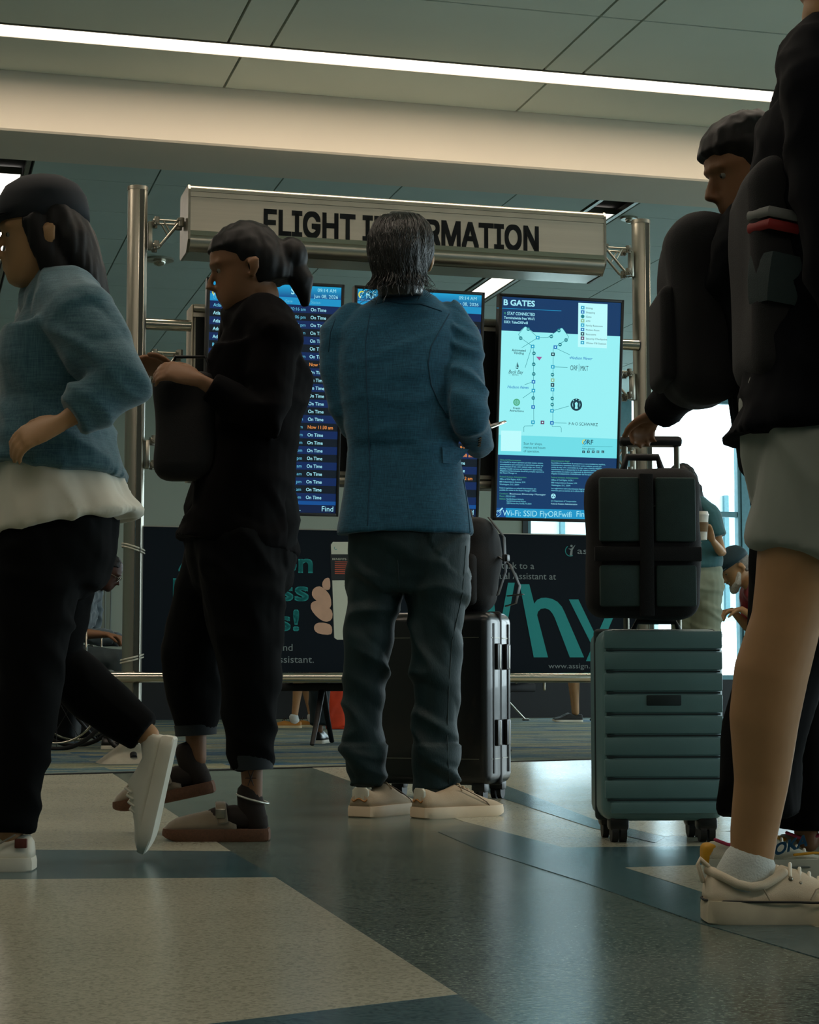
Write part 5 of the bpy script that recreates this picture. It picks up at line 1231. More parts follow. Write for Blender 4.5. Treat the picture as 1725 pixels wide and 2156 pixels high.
pobj('black_top', fuse(mb, .008, 2, folds(11, .010, (5, 5, 9), .5)), BK_, B_, Mi)
mb = MB(); mb.tube([J['pelvis'] + V((0, 0, .02)), J['pelvis'] - V((0, 0, .12))], [(.165, .15), (.165, .15)], n=24, side=(0, 1, 0))
for S in 'LR':
    h, k, a = J['hip' + S], J['kn' + S], J['an' + S]; mb.tube([h, h.lerp(k, .5), k, k.lerp(a, .4), k.lerp(a, .76)], [.118, .108, .080, .070, .052], n=18, cap='flat')
tr_ = pobj('trousers', fuse(mb, .009, 2, folds(14, .010, (6, 6, 9), .5)), BT, B_, Mi)
for S in 'LR':
    k, a = J['kn' + S], J['an' + S]; obj('turned_cuff', MB().tube([k.lerp(a, .67), k.lerp(a, .77)], [.058, .056], n=24, cap='flat'), mat('dark_teal_cuff', (14, 26, 32), .8), tr_, smooth='auto')
SUE = mat('taupe_suede', (120, 108, 88), .95, var=.14, scale=30, sheen=.5); CORK = mat('cork_sole', (104, 70, 48), .8, var=.25, scale=200); SOCK = mat('dark_brown_sock', (30, 22, 16), .9)
for (a_, hp, pit_) in ((J['anL'], at(566, 1766, 4.98), 0), (J['anR'], at(452, 1668, 5.18), math.radians(-12))):
    if pit_ == 0: hp.z = 0
    up, M_ = shoe(B_, Mi, hp, math.radians(180), .272, .10, 'clog', SUE, CORK, 'clog', solet=.032, pitch=pit_)
    obj('sock', MB().tube([M_ @ V((.030, 0, .040)), M_ @ V((.045, 0, .075)), M_ @ V((.052, 0, .125))], [(.030, .032), (.036, .030), (.032, .030)], n=16, side=(1, 0, 0)), SOCK, up, smooth=True)
    obj('sock', MB().tube([M_ @ V((.025, 0, .052)), M_ @ V((.09, 0, .06)), M_ @ V((.14, 0, .055))], [.026, .032, .030], n=16), SOCK, up, smooth=True)
    obj('strap', MB().tube([M_ @ V((.115, .048, .05)), M_ @ V((.122, .030, .090)), M_ @ V((.126, 0, .098)), M_ @ V((.122, -.030, .090)), M_ @ V((.115, -.048, .05))], [(.014, .003)] * 5, n=10, side=(1, 0, 0)), SUE, up, smooth=True)
    obj('buckle', MB().rbox((.108, .042, .060), (.134, .050, .084), .003, M=M_), STEEL_D, up, smooth='auto')
an = J['anL']; obj('anklet', MB().tube([an + V((.042 * math.cos(k / 10 * math.pi), .042 * math.sin(k / 10 * math.pi), .012 * math.cos(k / 10 * math.pi) * -1 + .01)) for k in range(21)], [.0028] * 21, n=6), mat('silver_anklet', (210, 214, 206), .3, .8), body, smooth=True)
tt = MB()
for a_ in range(6):
    c_ = an + V((-.002, -.038, .065)); tt.tube([c_, c_ + V((math.cos(a_ * 1.05) * .014, -.001, math.sin(a_ * 1.05) * .022))], [.002, .001], n=5)
o = obj('ankle_tattoo', tt, mat('tattoo_ink', (40, 26, 22), .8), body); o['kind'] = 'stuff'
T = lambda x, y, z: HM @ V((x, y, z)); mb = MB()
mb.rings([[T(w_ * math.cos(t_), cy + w_ * 1.18 * math.sin(t_) * (1 if math.sin(t_) < 0 else (1.02 if z > .05 else .62)), z) for t_ in [2 * math.pi * k / 26 for k in range(26)]] for z, w_, cy in ((-.06, .070, -.055), (-.03, .084, -.045), (.0, .090, -.035), (.03, .094, -.022), (.065, .090, -.012), (.10, .072, -.012), (.125, .045, -.014), (.137, .015, -.015))])
mb.ball(T(0, -.135, .01), (.050, .048, .052), 14); mb.tube([T(0, -.13, -.01), T(0, -.155, -.07), T(0, -.15, -.13)], [.036, .034, .014], n=12)
pobj('hair', fuse(mb, .006, 3, lambda p, n_: noise.noise(V((p.x * 60, p.y * 60, p.z * 12))) * .004), HAIR_K, B_, Mi)
bgp = at(392, 885, 5.0)
t = thing('shoulder_bag', 'large black tote carried in front of the walker in clogs', 'bag', Matrix.Translation(bgp))
pm = MB(); pm.rbox((-.085, -.06, -.16), (.085, .08, .13), .04, seg=4); obj('body', fuse(pm, .01, 2, lambda p, n_: noise.noise(p * 9) * .012), mat('black_bag_nylon', (5, 7, 8)), t, smooth=True)
obj('strap', MB().tube([(-.05, 0, .12), (-.03, 0, .17), (.05, 0, .17), (.07, 0, .12)], [(.012, .004)] * 4, n=8, side=(0, 1, 0)), SATINB, t, smooth=True)

# ============ walker C: nearest, navy jacket, grey shorts, white sneakers; walks to the right ============
yc = 3.34; P_ = lambda u, v, y=yc: at(u, v, y)
base = at(1600, 1942, yc); base.z = 0
C__, Mi = person('person in navy jacket, grey shorts and white low sneakers walking right', base)
J = dict(head=P_(1782, -60), neck=P_(1750, 110), chest=P_(1762, 330), pelvis=P_(1735, 860), shR=P_(1742, 215, 3.19), elR=P_(1775, 560, 3.12), wrR=P_(1850, 830, 3.10), shL=P_(1760, 215, 3.52), elL=P_(1800, 560, 3.58), wrL=P_(1950, 700, 3.55),
         hipR=P_(1748, 930, 3.26), knR=P_(1655, 1310, 3.26), anR=P_(1582, 1790, 3.315), hipL=P_(1738, 930, 3.44), knL=P_(1850, 1330, 3.46), anL=P_(1960, 1790, 3.46))
mb = MB(); HM = head_mb(mb, J['head'], V((1, 0, 0)), .0, 0, 1.0); neck_mb(mb, J); torso_mb(mb, J, (0, 1, 0), -.01)
for S in 'LR':
    mb.tube([J['sh' + S], J['el' + S], J['el' + S].lerp(J['wr' + S], .3), J['wr' + S]], [.048, .038, .038, .026], n=14)
    h, k, a = J['hip' + S], J['kn' + S], J['an' + S]; bk = V((-.012, 0, 0))
    mb.tube([h, h.lerp(k, .45), h.lerp(k, .85), k, k.lerp(a, .22) + bk, k.lerp(a, .42) + bk, k.lerp(a, .7), k.lerp(a, .92), a + V((.0, 0, -.03))], [.095, .088, .066, .060, .064, .060, .047, .041, .036], n=22)
hand_mb(mb, J['wrR'], V((.3, 0, -.9)), V((0, 1, 0)), .4, 1, 1); hand_mb(mb, J['wrL'], V((.6, 0, -.7)), V((0, -1, 0)), .4, 1, -1)
body = pobj('body', fuse(mb, .006, 3), SKIN_A, C__, Mi); eyes(C__, Mi, body, HM)
mb = MB(); mb.ball(HM @ V((0, -.02, .05)), (.098, .108, .088), 16); pobj('hair', fuse(mb, .007, 2, lambda p, n_: noise.noise(p * 40) * .004), HAIR_K, C__, Mi)
NV = mat('navy_jacket_cloth', (3, 6, 13), .9, var=.2, scale=30, spec=.12)
mb = MB(); torso_mb(mb, J, (0, 1, 0), .03, 1.0, hem=P_(1738, 912), hemr=(.205, .175))
for S in 'LR': mb.tube([J['sh' + S], J['sh' + S].lerp(J['el' + S], .5), J['el' + S], J['el' + S].lerp(J['wr' + S], .5), J['el' + S].lerp(J['wr' + S], .9)], [.078, .074, .064, .052, .044], n=16, cap='flat')
pobj('jacket', fuse(mb, .009, 2, folds(21, .010, (5, 5, 9), .5)), NV, C__, Mi)
SHG = mat('grey_shorts_cloth', (138, 146, 138), .85, var=.08, scale=10, sheen=.2)
mb = MB(); mb.tube([J['pelvis'] + V((.01, 0, .02)), J['pelvis'] - V((0, 0, .10))], [(.182, .150), (.180, .145)], n=24, side=(0, 1, 0))
for S in 'LR':
    h, k = J['hip' + S], J['kn' + S]; mb.tube([h, h.lerp(k, .35), h.lerp(k, .64)], [(.115, .112), (.104, .102), (.094, .096)], n=22, cap='flat', side=(1, 0, 0))
pobj('shorts', fuse(mb, .008, 2, folds(25, .010, (8, 8, 4), 1.0)), SHG, C__, Mi)
CV = mat('cream_canvas', (214, 202, 178), .8, var=.05, scale=14, bump=.25, bscale=700); LN = mat('dark_sole_line', (30, 34, 34), .6); SKW = mat('white_sock', (196, 204, 200), .9, bump=.4, bscale=250)
for (hp, a_, S) in ((at(1486, 1936, 3.31), 0.02, 'R'), (at(1905, 1932, 3.46), 0.02, 'L')):
    hp.z = 0
    up, M_ = shoe(C__, Mi, hp, a_, .30, .112, 'sneaker', CV, mat('cream_rubber', (206, 196, 170), .6), 'shoe', solet=.040); laces_on(up, M_, .30, WS, 6, eyel=STEEL_D)
    ol = [(.30 * .5 - math.cos(th) * .155, .061 * (1.06 if -math.cos(th) > .1 else .92) * math.copysign(abs(math.sin(th)) ** .55, math.sin(th))) for th in [2 * math.pi * k / 48 for k in range(49)]]
    obj('sole_stripe', MB().tube([M_ @ V((x, y, .040)) for x, y in ol], [.0022] * 49, n=6), LN, up, smooth=True)
    obj('heel_loop', MB().tube([M_ @ V((-.004, 0, .070)), M_ @ V((-.012, 0, .098)), M_ @ V((-.008, 0, .108)), M_ @ V((.006, 0, .095))], [(.009, .004)] * 4, n=8, side=(0, 1, 0)), CV, up, smooth=True)
    obj('padded_collar', MB().tube([M_ @ V((.006, 0, .088))] + [M_ @ V((.012 + .118 * f_, .047 * math.sin(math.pi * min(.86, f_ * .75 + .14)) ** .6, .088 - .028 * math.sin(math.pi * f_ * .9) + .008 * f_)) for f_ in (.1, .3, .5, .7, .9, 1.0)] , [.008] * 7, n=10), CV, up, smooth=True)
    obj('padded_collar', MB().tube([M_ @ V((.006, 0, .088))] + [M_ @ V((.012 + .118 * f_, -.047 * math.sin(math.pi * min(.86, f_ * .75 + .14)) ** .6, .088 - .028 * math.sin(math.pi * f_ * .9) + .008 * f_)) for f_ in (.1, .3, .5, .7, .9, 1.0)] , [.008] * 7, n=10), CV, up, smooth=True)
    obj('sock', MB().tube([M_ @ V((.055, 0, .05)), M_ @ V((.064, 0, .075)), M_ @ V((.078, 0, .100))], [(.046, .038), (.047, .042), (.046, .042)], n=20, side=(1, 0, 0)), SKW, up, smooth=True)
    obj('quarter_seam', MB().tube([M_ @ V((.10, -.052, .044)), M_ @ V((.092, -.048, .060)), M_ @ V((.075, -.044, .072))], [.0014] * 3, n=6), mat('seam_cream', (160, 150, 128), .8), up, smooth=True)
    obj('toe_seam', MB().tube([M_ @ V((.17, -.055, .044)), M_ @ V((.18, -.050, .060)), M_ @ V((.20, -.040, .066)), M_ @ V((.23, -.030, .064))], [.0014] * 4, n=6), mat('seam_cream', (160, 150, 128), .8), up, smooth=True)
# his backpack
t = thing('backpack', 'dark backpack with pale and red stripes worn by the walker in grey shorts', 'backpack', Matrix.Translation(P_(1640, 590, 3.36)))
pm = MB(); pm.rbox((-.07, -.15, -.20), (.06, .15, .20), .05, seg=4)
obj('body', fuse(pm, .01, 2, lambda p, n_: noise.noise(p * 7) * .010), mat('navy_nylon', (2, 4, 9), .85, bump=.25, bscale=400), t, smooth=True)
for z_, hh, m_, nm in ((.078, .018, mat('pale_stripe', (116, 120, 118), .7), 'pale_stripe'), (.056, .018, mat('red_stripe', (132, 16, 14), .7), 'red_stripe'), (-.035, .085, mat('mesh_pocket', (34, 52, 54), .85, bump=.3, bscale=500), 'mesh_pocket')):
    obj(nm, MB().tube([V((-.070, -.10, z_ + .014)), V((-.045, -.156, z_ + .010)), V((.0, -.158, z_)), (V((.058, -.150, z_ - .015)))], [(hh / 2, .004)] * 4, n=8, side=(0, 0, 1)), m_, t, smooth='auto')
obj('shoulder_strap', MB().tube([(.04, -.10, .17), (.07, -.12, .26), (.13, -.14, .24), (.15, -.15, .08), (.06, -.14, -.12)], [(.030, .008)] * 5, n=10, side=(0, 1, 0)), SATINB, t, smooth=True)

# ============ walker D: behind, black wide trousers, looks to the left and pulls the pale suitcase ============
yd = 4.05; P_ = lambda u, v, y=yd: at(u, v, y)
base = at(1600, 1848, yd); base.z = 0
D__, Mi = person('person in wide black trousers and running shoes pulling the grey-teal suitcase', base)
J = dict(head=P_(1576, 362), neck=P_(1612, 480), chest=P_(1630, 625), pelvis=P_(1700, 960), shR=P_(1580, 540, 3.92), elR=P_(1478, 752, 4.25), wrR=P_(1392, 872, 4.58), shL=P_(1620, 540, 4.22), elL=P_(1640, 720, 4.30), wrL=P_(1720, 880, 4.3),
         hipR=P_(1705, 1010, 3.98), knR=P_(1655, 1380, 3.98), anR=P_(1580, 1770, 3.98), hipL=P_(1705, 1010, 4.14), knL=P_(1680, 1380, 4.14), anL=P_(1700, 1780, 4.14))
mb = MB(); HM = head_mb(mb, J['head'], V((-1, -.15, 0)), .30, 0, .95); neck_mb(mb, J); limbs(mb, J, -.004, .88); torso_mb(mb, J, (0, 1, 0), -.01, .9)
hand_mb(mb, J['wrR'], V((-.35, .9, -.12)), V((0, -.1, -1)), .9, .95, 1); hand_mb(mb, J['wrL'], V((.6, 0, -.7)), V((0, -1, 0)), .4, .95, -1)
body = pobj('body', fuse(mb, .006, 3), SKIN_B, D__, Mi); eyes(D__, Mi, body, HM)
T = lambda x, y, z: HM @ V((x, y, z)); mb = MB()
mb.rings([[T(w_ * math.cos(t_), cy + w_ * 1.18 * math.sin(t_) * (1 if math.sin(t_) < 0 else (1.02 if z > .05 else .78)), z) for t_ in [2 * math.pi * k / 26 for k in range(26)]] for z, w_, cy in ((-.10, .075, -.07), (-.03, .090, -.05), (.03, .098, -.022), (.065, .094, -.008), (.10, .078, -.008), (.128, .048, -.012), (.140, .015, -.015))])
pobj('hair', fuse(mb, .007, 3, lambda p, n_: noise.noise(V((p.x * 60, p.y * 60, p.z * 12))) * .004), HAIR_K, D__, Mi)
NV2 = mat('dark_navy_knit', (4, 8, 13), .9, var=.2, scale=30, spec=.12)
mb = MB(); torso_mb(mb, J, (0, 1, 0), .034, .98, hem=P_(1700, 1000), hemr=(.165, .13))
for S in 'LR': mb.tube([J['sh' + S], J['sh' + S].lerp(J['el' + S], .5), J['el' + S], J['el' + S].lerp(J['wr' + S], .5), J['el' + S].lerp(J['wr' + S], .88)], [.075, .072, .064, .054, .046], n=16, cap='flat')
pobj('navy_top', fuse(mb, .009, 2, folds(31, .010, (5, 5, 9), .5)), NV2, D__, Mi)
mb = MB(); mb.tube([J['pelvis'] + V((0, 0, .03)), J['pelvis'] - V((0, 0, .10))], [(.150, .115), (.155, .115)], n=24, side=(0, 1, 0))
for S, hx in (('R', 1600), ('L', 1698)):
    h, k = J['hip' + S], J['kn' + S]; y_ = h.y; mb.tube([h, h.lerp(k, .5), k, P_(hx, 1580, y_), P_(hx, 1712 if S == 'R' else 1738, y_)], [.105, .095, .080, .080, .082], n=20, cap='flat')
pobj('wide_trousers', fuse(mb, .009, 2, folds(35, .010, (9, 9, 4), 1.0)), BT, D__, Mi)
t = thing('backpack', 'bulky navy backpack worn by the walker pulling the grey-teal suitcase', 'backpack', Matrix.Translation(P_(1478, 655, 4.12)))
pm = MB(); pm.rbox((-.085, -.15, -.21), (.075, .15, .20), .07, seg=4)
obj('body', fuse(pm, .01, 2, lambda p, n_: noise.noise(p * 7) * .014), mat('navy_nylon', (6, 9, 16)), t, smooth=True)
pm = MB(); pm.rbox((-.105, -.11, -.17), (-.06, .11, .04), .03, seg=3); obj('front_pocket', pm, mat('navy_nylon', (6, 9, 16)), t, smooth='auto')
obj('shoulder_strap', MB().tube([(.05, -.10, .17), (.10, -.12, .22), (.16, -.13, .18), (.17, -.14, .04), (.08, -.13, -.12)], [(.028, .007)] * 5, n=10, side=(0, 1, 0)), SATINB, t, smooth=True)
GU = mat('grey_knit_upper', (176, 178, 162), .85, var=.08, scale=20, bump=.3, bscale=500); MS = mat('pale_foam_sole', (170, 178, 170), .7, var=.06)
for (hp, nm) in ((at(1490, 1852, 3.98), 0), (at(1640, 1842, 4.16), 1)):
    hp.z = 0
    up, M_ = shoe(D__, Mi, hp, .03, .285, .108, 'sneaker', GU, MS, 'running_shoe', solet=.048); laces_on(up, M_, .285, WS, 5)
    obj('heel_tab', MB().rbox((-.012, -.028, .030), (.020, .028, .078), .012, M=M_, seg=3), mat('mustard_rubber', (206, 152, 26), .6), up, smooth='auto')
    obj('pink_collar', MB().tube([M_ @ V((.01 + .10 * f_, -.040, .088 - .018 * math.sin(math.pi * f_) + .012 * f_)) for f_ in (0, .25, .5, .75, 1)], [.004] * 5, n=6), mat('pink_trim', (170, 50, 84), .7), up, smooth=True)
    obj('mustard_stripe', MB().tube([M_ @ V((.17, -.052, .058)), M_ @ V((.21, -.053, .062)), M_ @ V((.26, -.040, .058))], [.003] * 3, n=6), mat('mustard_rubber', (206, 152, 26), .6), up, smooth=True)
    obj('sole_groove', MB().tube([M_ @ V((.10, -.056, .028)), M_ @ V((.18, -.060, .034)), M_ @ V((.26, -.045, .032))], [.0022] * 3, n=6), mat('groove_grey', (90, 100, 98), .8), up, smooth=True)
    vs, fs, wd, cp = text_mesh('HOKA', .04, .15); s_ = .022 / cp
    ml = MB().add([M_ @ V((.105 + p.x * s_, -.056 + .0012 * 0, .050 + p.y * s_ + p.x * s_ * .30)) for p in vs], fs)
    o = obj('side_lettering', ml, mat('blue_print', (18, 84, 122), .6), up)
# ------------------------------------------------------------------ seating area behind the board
SEATV = mat('black_seat_vinyl', (8, 10, 11), .5, var=.15, scale=20, bump=.08, bscale=200)
def seat_row(label, x, y, ang, n):
    """beam seating: seats along local x, facing local -y"""
    t = thing('beam_seating', label, 'seating', Matrix.Translation((x, y, 0)) @ RZ(ang))
    w = .56
    obj('beam', MB().rbox((-.1, -.03, .33), (n * w + .1, .03, .38), .008), STEEL, t, smooth='auto')
    for i in range(n):
        c = (i + .5) * w
        obj('seat', MB().rbox((c - .235, -.26, .40), (c + .235, .22, .455), .022, seg=3), SEATV, t, smooth='auto')
        M = Matrix.Translation((c, .23, .45)) @ Matrix.Rotation(math.radians(-12), 4, 'X')
        obj('backrest', MB().rbox((-.235, -.02, .0), (.235, .03, .42), .022, seg=3, M=M), SEATV, t, smooth='auto')
    for i in range(n + 1):
        c = i * w
        obj('armrest', MB().tube([(c, .20, .40), (c, .20, .64), (c, -.20, .64), (c, -.20, .41)], [.009] * 4, n=8), STEEL_R, t, smooth=True)
    for c in ([.4, n * w - .4] if n > 2 else [n * w / 2]):
        for sy in (-1, 1): obj('leg', MB().tube([(c, sy * .02, .345), (c, sy * .16, .17), (c, sy * .30, .022)], [(.022, .012), (.018, .011), (.016, .010)], n=10, side=(1, 0, 0)), STEEL, t, smooth=True)
        for sy in (-1, 1): obj('foot_pad', MB().rbox((c - .025, sy * .31 - .035, 0.005), (c + .025, sy * .31 + .035, .022), .005), STEEL_D, t, smooth='auto')
    return t

def seat_for(x, y, ang, label):
    f = V((math.cos(math.radians(ang)), math.sin(math.radians(ang)), 0)); 
    M = Matrix.Translation((x, y, 0)) @ RZ(ang + 90)
    t = thing('waiting_chair', label, 'seat', M, group='black metal-framed waiting seats')
    obj('seat', MB().rbox((-.245, -.24, .40), (.245, .20, .455), .022, seg=3), SEATV, t, smooth='auto')
    Mb = Matrix.Translation((0, .215, .45)) @ Matrix.Rotation(math.radians(-12), 4, 'X')
    obj('backrest', MB().rbox((-.245, -.02, .0), (.245, .03, .42), .022, seg=3, M=Mb), SEATV, t, smooth='auto')
    for sx in (-.27, .27): obj('armrest', MB().tube([(sx, .18, .36), (sx, .18, .64), (sx, -.20, .64), (sx, -.20, .37)], [.009] * 4, n=8), STEEL_R, t, smooth=True)
    obj('beam', MB().rbox((-.29, -.03, .345), (.29, .03, .395), .008), SATINB, t, smooth='auto')
    for sy in (-1, 1): obj('leg', MB().tube([(0, sy * .02, .35), (0, sy * .15, .17), (0, sy * .28, .022)], [(.022, .012), (.018, .011), (.016, .010)], n=10, side=(1, 0, 0)), SATINB, t, smooth=True)
    return t
def seated(label, x, y, ang, top, legm, skin, hairm, lean=.1, tilt=.3, sleeve=1.0, shorts=False, shoe_m=None, sole_m=None, style='sneaker', hairk='short', beard=0, wr=(.36, .66), sh_s=1.0, sock=None, knee=.45, foot=.0, vox=.008, dz=0.0):
    base = V((x, y, 0)); p_, Mi = person(label, base)
    a = math.radians(ang); f = V((math.cos(a), math.sin(a), 0)); l_ = V((-math.sin(a), math.cos(a), 0))
    Q = lambda fx, ly, z: base + f * fx + l_ * ly + V((0, 0, z))
    J = dict(pelvis=Q(0, 0, .55), chest=Q(.04 + lean * .55, 0, .86 - lean * .10), neck=Q(.05 + lean, 0, 1.03 - lean * .22), head=Q(.08 + lean * 1.3 + tilt * .06, 0, 1.185 - lean * .3 - tilt * .03))
    for S, sg in (('L', 1), ('R', -1)):
        J['sh' + S] = Q(.05 + lean * .9, sg * .185, .975 - lean * .2); J['el' + S] = Q(.10 + lean * .6, sg * .22, .70); J['wr' + S] = Q(wr[0], sg * .10, wr[1])
        J['hip' + S] = Q(.02, sg * .09, .53); J['kn' + S] = Q(knee, sg * .12, .53); J['an' + S] = Q(knee - .02 + foot * sg, sg * .12, .09)
    mb = MB(); HM = head_mb(mb, J['head'], f, tilt, 0, .97, beard=beard); neck_mb(mb, J); limbs(mb, J, -.004, .95); torso_mb(mb, J, l_, -.01, .95)
    for S, sg in (('L', 1), ('R', -1)): hand_mb(mb, J['wr' + S], f + V((0, 0, -.2)) - l_ * sg * .4, V((0, 0, -1)), .6, .95, sg)
    body = pobj('body', fuse(mb, vox, 3), skin, p_, Mi); eyes(p_, Mi, body, HM)
    mb = MB(); torso_mb(mb, J, l_, .022, .97, hem=Q(0, 0, .50), hemr=(.19, .15))
    for S in 'LR':
        s_, e, w = J['sh' + S], J['el' + S], J['wr' + S]
        if sleeve > .9: mb.tube([s_, s_.lerp(e, .5), e, e.lerp(w, .5), e.lerp(w, .75)], [.072, .068, .058, .050, .044], n=14, cap='flat')
        else: mb.tube([s_, s_.lerp(e, .4), s_.lerp(e, .72)], [.075, .072, .070], n=14, cap='flat')
    topo = pobj('shirt', fuse(mb, .009, 2, folds(x * 7, .010, (7, 7, 12), .6)), top, p_, Mi)
    mb = MB(); mb.tube([Q(-.05, 0, .55), Q(.08, 0, .53)], [(.19, .125), (.18, .11)], n=20, side=l_)
    for S in 'LR':
        h, k, an = J['hip' + S], J['kn' + S], J['an' + S]
        if shorts: mb.tube([h, h.lerp(k, .5), h.lerp(k, .86)], [.105, .10, .095], n=16, cap='flat')
        else: mb.tube([h, h.lerp(k, .5), k, k.lerp(an, .4), k.lerp(an, .92)], [.10, .092, .075, .068, .060], n=16, cap='flat')
    pobj('shorts' if shorts else 'trousers', fuse(mb, .009, 2, folds(y, .008, (8, 8, 8), .5)), legm, p_, Mi)
    for S, sg in (('L', 1), ('R', -1)):
        an = J['an' + S]; hp = V((an.x, an.y, 0)) - f * .06
        up, M_ = shoe(p_, Mi, hp, a, .28, .10, style, shoe_m or BLACKP, sole_m or mat('white_rubber', (226, 222, 204)), 'shoe', solet=.026)
        if sock: obj('sock', MB().tube([M_ @ V((.05, 0, .035)), M_ @ V((.055, 0, .06)), M_ @ V((.066, 0, .10))], [(.036, .032), (.038, .034), (.040, .036)], n=16, side=(1, 0, 0)), sock, up, smooth=True)
        if style == 'boat': laces_on(up, M_, .28, mat('dark_lace', (40, 24, 12), .8), 2)
    T = lambda x_, y_, z_: HM @ V((x_, y_, z_))
    if hairk:
        mb = MB(); mb.rings([[T(w_ * math.cos(t_), cy + w_ * 1.16 * math.sin(t_) * (1 if math.sin(t_) < 0 else (1.0 if z > .055 else .3)), z) for t_ in [2 * math.pi * k / 24 for k in range(24)]] for z, w_, cy in ((-.06, .066, -.045), (-.02, .080, -.03), (.03, .085, -.018), (.065, .083, -.008), (.10, .066, -.01), (.125, .038, -.014), (.132, .012, -.015))])
        pobj('hair', fuse(mb, .007, 2, lambda p, n_: noise.noise(p * 70) * .003), hairm, p_, Mi)
    return p_, Mi, J, HM, body, topo, Q
TEE = mat('blue_grey_tee', (112, 142, 150), .85, var=.08, scale=12, sheen=.2); LSG = mat('grey_long_sleeve', (62, 78, 84), .85, var=.1, scale=12, sheen=.2)
GRP = mat('slate_trousers', (46, 60, 64), .85, var=.1, scale=12)
# man with glasses, far left
X_ = lambda px, y: (px - 862.5) / F_PX * y
y2 = 12.45
p_, Mi, J, HM, body, topo, Q = seated('seated man with glasses and grey long sleeves, bent over, left of the post', X_(118, y2), y2, 0, LSG, GRP, SKIN_D, mat('black_hair', (5, 5, 6)), lean=.17, tilt=.50, wr=(.46, .68))
gl = MB()
for sg in (-1, 1): gl.tube([HM @ V((sg * .032 + .024 * math.cos(k / 8 * math.pi), .098, -.002 + .020 * math.sin(k / 8 * math.pi))) for k in range(17)], [.0022] * 17, n=6); gl.tube([HM @ V((sg * .058, .094, .004)), HM @ V((sg * .082, -.01, .006))], [.0022] * 2, n=6)
gl.tube([HM @ V((-.008, .100, .002)), HM @ V((.008, .100, .002))], [.0022] * 2, n=6)
obj('glasses', gl, STEEL_D, body, smooth=True)
seat_for(X_(118, y2), y2, 0, 'black waiting chair under the man with glasses')
# man in the tee, in a wheelchair
y1 = 11.55
p_, Mi, J, HM, body, topo, Q = seated('seated man in a light blue-grey tee, forearms forward, in the wheelchair', X_(98, y1), y1, 0, TEE, GRP, SKIN_B, HAIR_K, lean=.10, tilt=.35, sleeve=.5, wr=(.36, .69))
wx = X_(130, y1)
t = thing('wheelchair', 'black wheelchair with chrome arm frames under the man in the tee', 'wheelchair', Matrix.Translation((wx, y1, 0)))
for sy in (-.31, .31):
    wh = obj('wheel', MB().tube([(.04 + .30 * math.cos(k / 20 * math.pi), sy, .305 + .295 * math.sin(k / 20 * math.pi)) for k in range(41)], [.013] * 41, n=10), SATINB, t, smooth=True)
    obj('push_rim', MB().tube([(.04 + .26 * math.cos(k / 20 * math.pi), sy - .035 * (1 if sy < 0 else -1), .305 + .26 * math.sin(k / 20 * math.pi)) for k in range(41)], [.007] * 41, n=8), STEEL_R, wh, smooth=True)
    for k in range(12): obj('spoke', MB().cyl((.04, sy, .305), (.04 + .285 * math.cos(k / 6 * math.pi), sy, .305 + .285 * math.sin(k / 6 * math.pi)), .002, 6), SATINB, wh)
    obj('front_wheel', MB().tube([(.42 + .085 * math.cos(k / 10 * math.pi), sy * .85, .10 + .085 * math.sin(k / 10 * math.pi)) for k in range(21)], [.013] * 21, n=8), SATINB, t, smooth=True)
    obj('arm_frame', MB().tube([(-.14, sy * .9, .48), (-.14, sy * .9, .70), (.20, sy * .9, .70), (.20, sy * .9, .48)], [.009] * 4, n=10), STEEL_R, t, smooth=True)
    obj('arm_pad', MB().rbox((-.14, sy * .9 - .022, .705), (.14, sy * .9 + .022, .73), .008), SEATV, t, smooth='auto')
    obj('side_frame', MB().tube([(-.20, sy * .85, .98), (-.16, sy * .85, .44), (.38, sy * .85, .44), (.44, sy * .85, .18), (.50, sy * .7, .08)], [.011] * 5, n=10), STEEL_D, t, smooth=True)
obj('seat_cushion', MB().rbox((-.16, -.25, .425), (.36, .25, .475), .02, seg=3), mat('grey_cushion', (92, 106, 106), .8), t, smooth='auto')
obj('seat_back', MB().rbox((-.20, -.25, .48), (-.165, .25, .90), .012, seg=3), SEATV, t, smooth='auto')
# dark bags on the floor at the left
for (px, y, w_, h_, lb) in ((120, 12.9, .34, .42, 'black cabin bag on the carpet beneath the man with glasses'), (215, 13.6, .40, .36, 'low black holdall on the carpet left of the post'), (60, 13.2, .3, .45, 'black bag on the carpet at the picture edge')):
    t = thing('floor_bag', lb, 'bag', Matrix.Translation((X_(px, y), y, .005)) @ RZ(px % 17))
    pm = MB(); pm.rbox((-w_ / 2, -.13, 0), (w_ / 2, .13, h_), .06, seg=4); obj('body', fuse(pm, .012, 2, lambda p, n_: noise.noise(p * 8) * .015 if p.z > .03 else 0), mat('black_nylon', (3, 4, 5)), t, smooth=True)
    obj('handle', MB().tube([(-.07, 0, h_ - .01), (-.05, 0, h_ + .05), (.05, 0, h_ + .05), (.07, 0, h_ - .01)], [.008] * 4, n=8), SATINB, t, smooth=True)
    obj('zip_pull', MB().tube([(.02, -.14, h_ * .6), (.03, -.145, h_ * .5), (.02, -.145, h_ * .42)], [.003] * 3, n=6), STEEL_R, t, smooth=True)
t = thing('snack_packet', 'small yellow-green packet tucked on a dark bag at the left', 'packet', Matrix.Translation(at(108, 1463, 12.70)))
obj('packet', MB().rbox((-.045, -.02, -.05), (.045, .02, .05), .015, seg=3), mat('green_yellow_packet', (122, 132, 30), .5, var=.5, scale=30), t, smooth='auto'); obj('printed_band', MB().box((-.04, -.022, -.045), (.04, -.019, -.02)), mat('packet_band', (170, 190, 190), .5), t)
